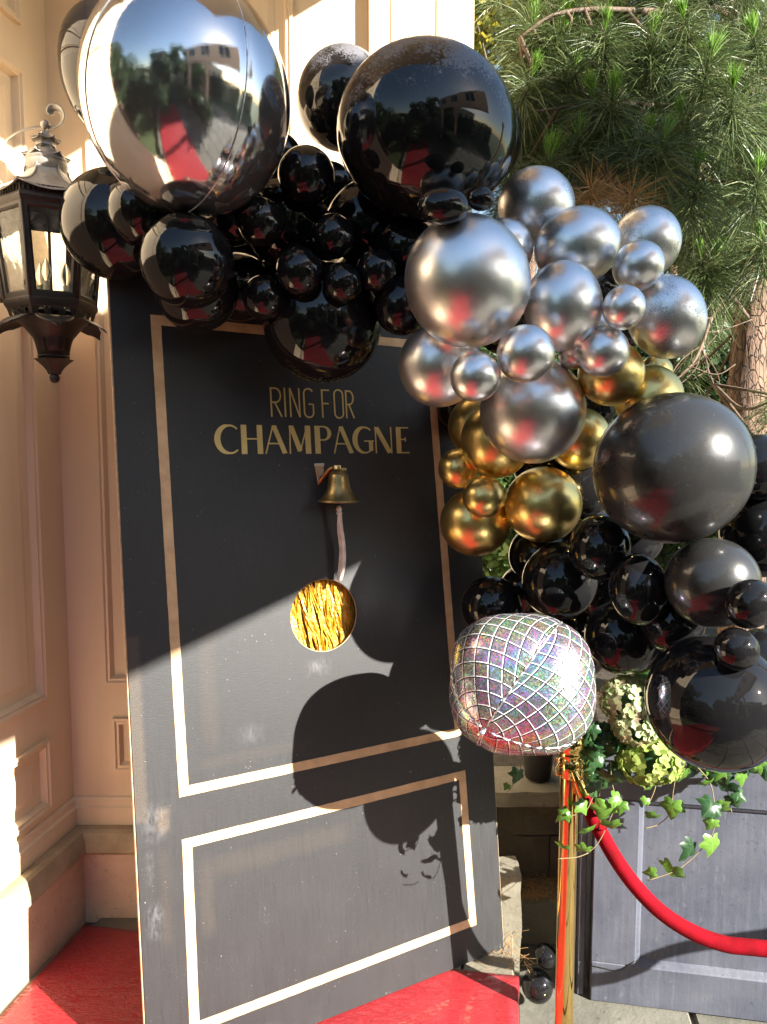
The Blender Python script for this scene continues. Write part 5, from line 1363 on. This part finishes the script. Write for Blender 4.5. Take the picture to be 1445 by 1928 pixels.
    for (cx_, cy_) in ((-0.034, 0.014), (0.032, 0.020), (0.004, -0.036)):
        cd_ = MB().tube([(cx_, cy_, Z(590)), (cx_, cy_, Z(535))], 0.0085, 14).obj('candle', M['candle'], root, angle=40)
        pr = [(0.005, 0), (0.007, 0.004), (0.013, 0.018), (0.0135, 0.026), (0.009, 0.042), (0.003, 0.056), (0.0005, 0.060)]
        MB().lathe([(r, z + Z(535)) for r, z in pr], 16, Matrix.Translation((cx_, cy_, 0))).obj('bulb', M['bulb'], cd_, smooth=True)
    # strap arm: from the wall plate up over the finial, ending in a scroll
    def loc(x, y, d_): return at(x, y, d_) - Vector((X0, Y0, 0))
    wall_x = lambda Y: -1.07 - 0.1725 * (2.46 - Y)
    pts = [loc(-62, 500, LD - 0.02), loc(-60, 440, LD - 0.02), loc(-50, 370, LD - 0.02), loc(-28, 310, LD - 0.02), loc(0, 277, LD - 0.02), loc(30, 252, LD - 0.02), loc(60, 241, LD - 0.02), loc(88, 240, LD - 0.02), loc(106, 238, LD - 0.02), loc(117, 229, LD - 0.02), loc(118, 214, LD - 0.02), loc(110, 204, LD - 0.02), loc(99, 203, LD - 0.02), loc(94, 211, LD - 0.02), loc(98, 216, LD - 0.02)]
    b = MB(); b.tube(spline(pts, 8), 0.0062, 8, flat=(1.7, 0.38)); b.obj('strap_arm', M['roofmetal'], root, smooth=True)
    pts = [loc(-10, 430, LD - 0.02), loc(6, 405, LD - 0.02), loc(12, 385, LD - 0.02), loc(6, 368, LD - 0.02), loc(-6, 366, LD - 0.02), loc(-12, 378, LD - 0.02), loc(-8, 388, LD - 0.02), loc(0, 386, LD - 0.02)]
    MB().tube(spline([loc(-30, 322, LD - 0.02)] + [loc(-16, 330, LD - 0.02), loc(0, 340, LD - 0.02), loc(6, 352, LD - 0.02), loc(2, 364, LD - 0.02), loc(-8, 366, LD - 0.02), loc(-12, 357, LD - 0.02), loc(-6, 352, LD - 0.02)], 8), 0.005, 8, flat=(1.6, 0.4)).obj('scroll', M['roofmetal'], root, smooth=True)
    # wall plate on the left wall
    pw = Vector((wall_x(Y0 + 0.12), Y0 + 0.12, (Z(400) + Z(550)) / 2)); Mw = Matrix.Translation(-Vector((X0, Y0, 0))) @ frame(AX, -BX, Vector((0, 0, 1)), pw)
    h_ = abs(Z(405) - Z(552)) / 2
    b = MB(); b.bbox(-0.05, 0.05, -0.045, 0.0, -h_, h_, 0.004, Mw); b.obj('wall_plate', M['iron'], root)
    a_ = loc(-62, 500, LD - 0.02); MB().tube([a_, Mw @ Vector((-0.0, -0.03, 0.0))], 0.007, 8).obj('wall_stud', M['iron'], root, smooth=True)
lantern()
# ================================================================ pine
def needles_arrays(tufts, kind):
    """tufts: (pos, axis, n, length, spread_lo, spread_hi, droop, width)"""
    Vs = []; k = 0
    for (p, ax, n, ln, lo, hi, droop, wd) in tufts:
        ax = np.array(ax, float); ax /= np.linalg.norm(ax); p = np.array(p, float)
        r = np.random
        t = r.rand(n, 1); ang = np.radians(lo + (hi - lo) * r.rand(n)); ph = r.rand(n) * 2 * np.pi
        a = np.cross(ax, [0.3, 0.5, 0.81]); a /= np.linalg.norm(a); b = np.cross(ax, a)
        d = np.cos(ang)[:, None] * ax + np.sin(ang)[:, None] * (np.cos(ph)[:, None] * a + np.sin(ph)[:, None] * b)
        L_ = ln * (0.7 + 0.4 * r.rand(n, 1)); root = p - ax * t * ln * 0.42
        tv = r.randn(n, 3) * 0.9; side = np.cross(d, tv); side /= np.linalg.norm(side, axis=1)[:, None] + 1e-9; side *= wd
        g = np.array([0, 0, -1.0])
        p1 = root + d * L_ * 0.5 + g * droop * L_ * 0.12; p2 = root + d * L_ + g * droop * L_ * 0.5 + r.randn(n, 3) * L_ * 0.03
        Vs.append(np.stack([root - side * .6, root + side * .6, p1 + side, p1 - side, p2 + side * .25, p2 - side * .25], 1).reshape(-1, 3))
    V = np.concatenate(Vs); m = len(V) // 6; base = np.arange(m)[:, None] * 6
    F = np.concatenate([base + np.array([[0, 1, 2, 3]]), base + np.array([[3, 2, 4, 5]])], 0)
    return V, F
def pine():
    root = empty('pine_tree', (1.52, 3.05, 0.33), label='pine tree with long drooping needles and flaky brown trunk, right behind the balloon arch', cat='tree')
    T_ = -Vector((1.52, 3.05, 0.33))
    D0 = 3.05
    trunk = [at(1398, 1150, D0), at(1400, 1000, D0), at(1404, 850, D0), at(1407, 760, D0), at(1412, 650, D0), at(1418, 560, D0), at(1412, 470, D0), at(1402, 330, D0), at(1392, 180, D0), at(1385, 60, D0), at(1372, -120, D0), at(1365, -420, D0)]
    trunk[0].z = 0.33 if trunk[0].z > 0.33 else trunk[0].z; base_p = trunk[0].copy(); base_p.z = 0.2; trunk = [base_p] + trunk
    px2m = D0 / F_PX
    rr_ = [46, 42, 38, 36, 34, 32, 33, 27, 24, 23, 22, 18, 12]
    import mathutils
    sp_ = spline(trunk, 10); m = len(sp_); b = MB(); n = 40; vs = []
    for i, p in enumerate(sp_):
        f_ = i / (m - 1) * (len(rr_) - 1); j = min(int(f_), len(rr_) - 2); r0 = (rr_[j] + (rr_[j + 1] - rr_[j]) * (f_ - j)) * px2m
        for k in range(n):
            a = 2 * math.pi * k / n; q = Vector((math.cos(a) * 3, math.sin(a) * 3, p.z * 2.6))
            bump_ = 0.07 * mathutils.noise.noise(q * 2.2) + 0.06 * mathutils.noise.noise(q * 6.1)
            vs.append(p + T_ + Vector((math.cos(a), math.sin(a), 0)) * r0 * (1 + bump_))
    fs = [(i * n + k, i * n + (k + 1) % n, (i + 1) * n + (k + 1) % n, (i + 1) * n + k) for i in range(m - 1) for k in range(n)]
    b.add(vs, fs); b.obj('trunk', M['bark'], root, smooth=True)
    # limbs (pixel paths with depths)
    limbs = [([(1385, 40, 3.0), (1340, 14, 2.8), (1270, 22, 2.6), (1190, 20, 2.5), (1110, 18, 2.45), (1040, 30, 2.4), (980, 70, 2.4)], 14, 4),
             ([(1402, 300, 3.0), (1360, 260, 2.85), (1300, 215, 2.6), (1240, 200, 2.5), (1160, 195, 2.4), (1080, 200, 2.35), (1010, 210, 2.3)], 11, 3),
             ([(1412, 480, 3.0), (1395, 400, 2.8), (1345, 330, 2.6), (1300, 300, 2.45), (1230, 290, 2.35), (1150, 300, 2.3), (1060, 310, 2.3)], 10, 3),
             ([(1410, 600, 3.0), (1372, 560, 2.95), (1340, 600, 2.85), (1322, 650, 2.8), (1300, 690, 2.75), (1262, 720, 2.7), (1215, 740, 2.7)], 9, 3),
             ([(1392, 150, 3.0), (1420, 120, 2.8), (1440, 130, 2.6), (1465, 150, 2.5)], 12, 6),
             ([(1412, 500, 3.0), (1432, 470, 2.8), (1450, 440, 2.6), (1475, 420, 2.5)], 9, 4),
             ([(1410, 520, 3.0), (1380, 500, 2.9), (1350, 480, 2.7), (1325, 478, 2.55)], 7, 3),
             ([(1385, 20, 3.0), (1350, -60, 2.8), (1280, -120, 2.7), (1180, -150, 2.6), (1060, -150, 2.6)], 12, 4),
             ([(1322, 655, 2.8), (1335, 700, 2.78), (1345, 725, 2.75)], 4, 2), ([(1340, 600, 2.85), (1300, 600, 2.8), (1262, 630, 2.8)], 5, 2),
             ([(1398, 390, 3.0), (1370, 420, 2.9), (1330, 440, 2.85), (1285, 470, 2.8)], 6, 2), ([(1400, 350, 3.0), (1340, 380, 2.9), (1290, 400, 2.8), (1250, 385, 2.7)], 6, 2)]
    LP = []
    for path, ra, rb in limbs:
        pts = spline([at(*q) for q in path], 8); mm = len(pts)
        MB().tube([p + T_ for p in pts], [(ra + (rb - ra) * i / (mm - 1)) * 0.5 * px2m for i in range(mm)], 10).obj('branch', M['twig'], root, smooth=True)
        LP += pts
    tw = MB()
    old, new, dead = [], [], []
    def twig(p):
        q = min(LP, key=lambda a: (a - p).length)
        mid = p.lerp(q, 0.45) + Vector((rnd(-.03, .03), rnd(-.03, .03), rnd(-0.06, 0.0)))
        tw.tube([v + T_ for v in spline([p, mid, q], 5)], [0.0032, 0.0036, 0.004, 0.0045, 0.005, 0.0055, 0.006, 0.0065, 0.007, 0.0075, 0.008], 5)
    def tuft(px, py, d_, size=1.0, fresh=True, n=230, brown=False, tw_=True, tilt=0.35, droop=0.9):
        p = at(px, py, d_); ax = Vector((rnd(-tilt, tilt), rnd(-tilt, tilt) - 0.12, 1)).normalized()
        ln = 0.165 * size
        if brown:
            dead.append((p + T_, ax, n, ln * 0.9, 30, 120, 0.35, 0.0012)); 
        else:
            old.append((p + T_, ax, n, ln, 35, 118, droop, 0.00125))
            old.append((p + T_ - ax * 0.05, ax, int(n * 0.6), ln, 70, 140, droop * 0.8, 0.00125))
        if fresh: f_ = rnd(0.6, 1.05); new.append((p + T_ + ax * 0.028 * size, ax, int(110 * f_), 0.074 * size * f_, 4, rnd(26, 42), 0.0, 0.0013))
        if tw_: twig(p)
    hero = [(1337, 112, 2.30, 1.1), (1380, 178, 2.25, 1.1), (1155, 186, 2.25, 1.0), (1117, 186, 2.32, .95), (1212, 262, 2.2, 1.0), (1251, 266, 2.18, 1.0), (1286, 226, 2.25, .95), (1034, 302, 2.25, 1.0),
            (1310, 335, 2.2, 1.05), (1000, 148, 2.4, 1.0), (1005, 48, 2.5, 1.1), (1014, 112, 2.5, 1.0), (1427, 335, 2.25, 1.0), (1322, 492, 2.45, 1.05), (1345, 490, 2.5, 1.0), (1433, 455, 2.4, .95), (1058, 60, 2.45, 1.0),
            (1140, 60, 2.4, 1.0), (1230, 70, 2.4, 1.0), (1290, 40, 2.4, 1.0), (1080, 130, 2.4, 1.0), (1090, 260, 2.3, 1.0), (1160, 290, 2.35, .9), (1420, 70, 2.4, 1.0), (1075, 385, 2.6, 1.0), (955, 372, 2.7, 1.0), (1180, 420, 2.6, .9)]
    for (x, y, d_, s_) in hero: tuft(x, y, d_, s_)
    for (x, y, d_) in ((1115, 352, 2.15), (1190, 366, 2.12), (1150, 345, 2.22)): tuft(x, y, d_, 0.9, fresh=False, brown=True, n=150)
    rng = random.Random(5)
    k = 0
    while k < 170:
        x = rng.uniform(925, 1480); y = rng.uniform(-140, 470)
        left = (x - 900) / 130
        if rng.random() > min(1, 0.12 + left * 0.8): continue
        if x < 1030 and y < 130 and rng.random() < 0.7: continue
        if y > 330 and x < 1290: continue
        tuft(x, y, rng.uniform(2.45, 3.2), rng.uniform(0.85, 1.15), fresh=rng.random() < 0.35, n=150, tw_=rng.random() < 0.5, tilt=0.7); k += 1
    for i in range(12):   # darker sparse tufts low on the right, among bare twigs
        tuft(rng.uniform(1290, 1400), rng.uniform(470, 830), rng.uniform(3.1, 3.7), 0.9, fresh=False, n=90, tilt=0.9)
    for i in range(5): tuft(rng.uniform(1425, 1480), rng.uniform(640, 880), rng.uniform(2.3, 2.6), 0.8, fresh=rng.random() < .5, n=110, tilt=0.6)
    for i in range(8): tuft(rng.uniform(1260, 1400), rng.uniform(380, 480), rng.uniform(2.7, 3.0), 0.8, fresh=False, brown=True, n=60, tilt=0.9)
    # bare twigs
    for i in range(60):
        q = rng.choice(LP[8 * 12:]); e = q + Vector((rng.uniform(-.22, .22), rng.uniform(-.1, .1), rng.uniform(-.25, .12)))
        mid = q.lerp(e, .5) + Vector((rng.uniform(-.04, .04), 0, rng.uniform(-.05, .02))); tw.tube([v + T_ for v in spline([q, mid, e], 4)], 0.0022, 5)
    tag(tw.obj('twig', M['twig'], root, smooth=True), kind='stuff')
    V, Fq = needles_arrays(old, 0); tag(np_mesh('needles', V, Fq, M['needle'], root), kind='stuff')
    V, Fq = needles_arrays(new, 0); tag(np_mesh('new_shoots', V, Fq, M['newshoot'], root), kind='stuff')
    V, Fq = needles_arrays(dead, 0); tag(np_mesh('dead_needles', V, Fq, M['deadneedle'], root), kind='stuff')
pine()
# ================================================================ other trees
def leafy_tree(loc, h, crown_r, n, mat, label, size=0.05, seed=0, cz=0.62, trunk_r=0.12, clumps=26, squash=0.9):
    rng = np.random.RandomState(seed); loc = Vector(loc)
    root = empty('tree', loc, label=label, cat='tree')
    lean = Vector((rng.uniform(-.2, .2), rng.uniform(-.2, .2), h * 0.85))
    MB().tube(spline([(0, 0, -0.1), Vector((0.03, 0.02, h * 0.3)), Vector((lean.x * .5, lean.y * .5, h * 0.55)), lean], 6), [trunk_r * (1 - 0.045 * i) for i in range(19)], 12).obj('trunk', M['bark'], root, smooth=True)
    C_ = []; lb = MB()
    for i in range(clumps):
        d = rng.randn(3); d /= np.linalg.norm(d); rr_ = rng.uniform(0.35, 0.95)
        c = np.array([d[0] * crown_r * rr_, d[1] * crown_r * rr_, h * cz + d[2] * crown_r * squash * rr_]); C_.append((c, crown_r * rng.uniform(0.22, 0.42)))
        s_ = Vector((lean.x * .5, lean.y * .5, h * rng.uniform(0.3, 0.6))); e = Vector(c)
        lb.tube(spline([s_, s_.lerp(e, .5) + Vector((0, 0, 0.05 * h)), e], 4), [0.035, 0.032, 0.028, 0.025, 0.022, 0.018, 0.014, 0.01, 0.006], 6)
    lb.obj('limbs', M['twig'], root, smooth=True)
    per = n // clumps; Ps = []
    for c, r in C_:
        q = rng.randn(per, 3); q /= np.linalg.norm(q, axis=1)[:, None]; q *= (rng.rand(per, 1) ** 0.45) * r * np.array([1, 1, 0.8]); Ps.append(c + q)
    P = np.concatenate(Ps); m = len(P)
    a = rng.randn(m, 3); a /= np.linalg.norm(a, axis=1)[:, None]; b = np.cross(a, rng.randn(m, 3)); b /= np.linalg.norm(b, axis=1)[:, None]
    s_ = size * (0.6 + 0.8 * rng.rand(m, 1))
    V = np.stack([P - a * s_ * .5, P + b * s_ * .32, P + a * s_ * .5, P - b * s_ * .32], 1).reshape(-1, 3); F = np.arange(m * 4).reshape(-1, 4)
    tag(np_mesh('crown', V, F, mat, root), kind='stuff')
    return root
leafy_tree(at(1010, 900, 6.2) * 1 + Vector((0, 0, -1.4)), 3.1, 1.1, 26000, M['leafdark'], 'dark leafy tree behind the left part of the pine', 0.07, 1, 0.6)
leafy_tree((2.1, 5.6, 0.0), 3.4, 1.3, 26000, M['leafdark'], 'dark bushy tree behind the pine trunk', 0.06, 2, 0.55)
leafy_tree((0.9, 4.4, 0.0), 2.0, 0.8, 16000, M['leafmid'], 'green shrub-like tree low behind the silver balloons', 0.05, 3, 0.6, 0.05)
leafy_tree((3.4, 4.6, 0.0), 2.6, 1.1, 18000, M['leafdark'], 'dark tree at the far right behind the planter', 0.06, 4, 0.55, 0.08)
leafy_tree((1.75, 9.0, 0.0), 8.6, 1.5, 9000, M['leafyellow'], 'tall yellowing tree far behind, showing at the top between wall and pine', 0.13, 5, 0.72)
leafy_tree((6.5, 12.0, 0.0), 7.5, 2.4, 20000, M['leafmid'], 'tall green tree far behind the pine', 0.13, 6, 0.62)
# court side (seen in the balloons): trees, hedge, building
leafy_tree((0.3, -6.5, 0.0), 6.0, 1.9, 12000, M['leafmid'], 'large tree across the court, mirrored in the balloons', 0.16, 11, 0.6, 0.16)
leafy_tree((-2.6, -9.0, 0.0), 7.0, 2.2, 12000, M['leafdark'], 'dark tree further back across the court', 0.18, 12, 0.58, 0.18)
leafy_tree((3.4, -9.5, 0.0), 6.5, 2.0, 12000, M['leafdark'], 'dark tree beside the pale building across the court', 0.18, 13, 0.58, 0.16)
leafy_tree((0.75, -2.6, -0.2), 1.9, 0.62, 9000, M['leafmid'], 'round green bush in the court behind the viewer', 0.07, 14, 0.62, 0.05)
def hedge(x0, x1, y0, y1, h, n, label, seed):
    rng = np.random.RandomState(seed); root = empty('hedge', ((x0 + x1) / 2, (y0 + y1) / 2, -0.2), label=label, cat='hedge')
    big_ = h > 2.5; P = rng.rand(n, 3) * np.array([x1 - x0, y1 - y0, h]) + np.array([-(x1 - x0) / 2, -(y1 - y0) / 2, 0]); P += rng.randn(n, 3) * 0.04
    a = rng.randn(n, 3); a /= np.linalg.norm(a, axis=1)[:, None]; b = np.cross(a, rng.randn(n, 3)); b /= np.linalg.norm(b, axis=1)[:, None]
    s_ = (0.17 if h > 2.5 else 0.09) * (0.6 + 0.8 * rng.rand(n, 1)); V = np.stack([P - a * s_ * .5, P + b * s_ * .32, P + a * s_ * .5, P - b * s_ * .32], 1).reshape(-1, 3)
    tag(np_mesh('foliage', V, np.arange(n * 4).reshape(-1, 4), M['leafdark'], root), kind='stuff')
    for k in range(5): MB().tube([((k - 2) * (x1 - x0) / 5.5, (k - 2) * (y1 - y0) / 5.5, 0), ((k - 2) * (x1 - x0) / 5.2, (k - 2) * (y1 - y0) / 5.5, h * 0.8)], 0.02, 6).obj('stem', M['twig'], root)
def blocking_hedge_row(a, b, depth, h, n, label, seed):  # added hedges out of view that block the bright horizon and darken reflections
    a = Vector(a); b = Vector(b); l_ = (b - a).length; o0 = len(bpy.data.objects)
    hedge(-l_ / 2, l_ / 2, -depth / 2, depth / 2, h, n, label, seed)
    r = [o for o in bpy.data.objects if o.get('label') == label][0]; c = (a + b) / 2; r.location = (c.x, c.y, -0.2); r.rotation_euler = (0, 0, math.atan2(b.y - a.y, b.x - a.x))
blocking_hedge_row((2.6, -10.5, 0), (11.0, -0.5, 0), 1.2, 2.9, 26000, 'added tall dark hedge, out of view, blocking the bright horizon on the sunny side', 41)
blocking_hedge_row((-9.0, -11.5, 0), (4.0, -11.5, 0), 1.2, 3.4, 24000, 'added tall dark hedge, out of view, darkening reflections from the far end of the court', 42)
blocking_hedge_row((-5.5, -8.0, 0), (-4.5, 1.0, 0), 1.0, 3.2, 16000, 'added tall dark hedge, out of view, darkening reflections from the house side', 43)
hedge(1.3, 2.0, -5.0, -0.6, 1.2, 9000, 'dark clipped hedge along the sunny side of the court', 31)
hedge(-1.6, -0.9, -6.0, -1.4, 1.5, 9000, 'dark clipped hedge continuing the house wall across the court', 32)
leafy_tree((-1.3, -4.2, 0.0), 4.2, 1.3, 12000, M['leafdark'], 'dark tree behind the court hedge on the house side', 0.12, 15, 0.6)
leafy_tree((-3.0, 0.2, 0.0), 4.6, 1.2, 12000, M['leafdark'], 'dark tree at the corner of the house, left of the lantern wall', 0.09, 17, 0.55)
leafy_tree((-2.4, -1.6, 0.0), 3.0, 1.0, 10000, M['leafdark'], 'dark shrub left of the carpet beyond the lantern wall', 0.09, 18, 0.5)
leafy_tree((2.9, -5.2, 0.0), 3.6, 1.2, 10000, M['leafmid'], 'bright green tree behind the sunny side hedge', 0.12, 16, 0.6)
def far_house():
    root = empty('building', (7.5, -9.0, -0.2), label='pale building with dark tall windows across the court', cat='building')
    b = MB(); b.box(-3.0, 3.0, -2.0, 2.0, 0, 4.4); b.obj('wall', M['render_pink'], root)
    b = MB(); b.box(-3.2, 3.2, -2.2, 2.2, 4.4, 4.6); b.obj('roof', M['soffit'], root)
    for x in (-2.1, -0.4, 1.3):
        f_ = MB().box(x - 0.06, x + 0.86, 2.002, 2.06, 0.9, 3.6).obj('window', M['dark_metal'], root)
        for j in range(4): MB().box(x, x + 0.8, 2.062, 2.07, 0.98 + j * 0.65, 1.56 + j * 0.65).obj('pane', M['window_dark'], f_)
    for y in (-1.2, 0.6): 
        f_ = MB().box(-3.06, -3.002, y - 0.06, y + 0.76, 0.9, 3.6).obj('window', M['dark_metal'], root)
        for j in range(4): MB().box(-3.07, -3.062, y, y + 0.7, 0.98 + j * 0.65, 1.56 + j * 0.65).obj('pane', M['window_dark'], f_)
far_house()
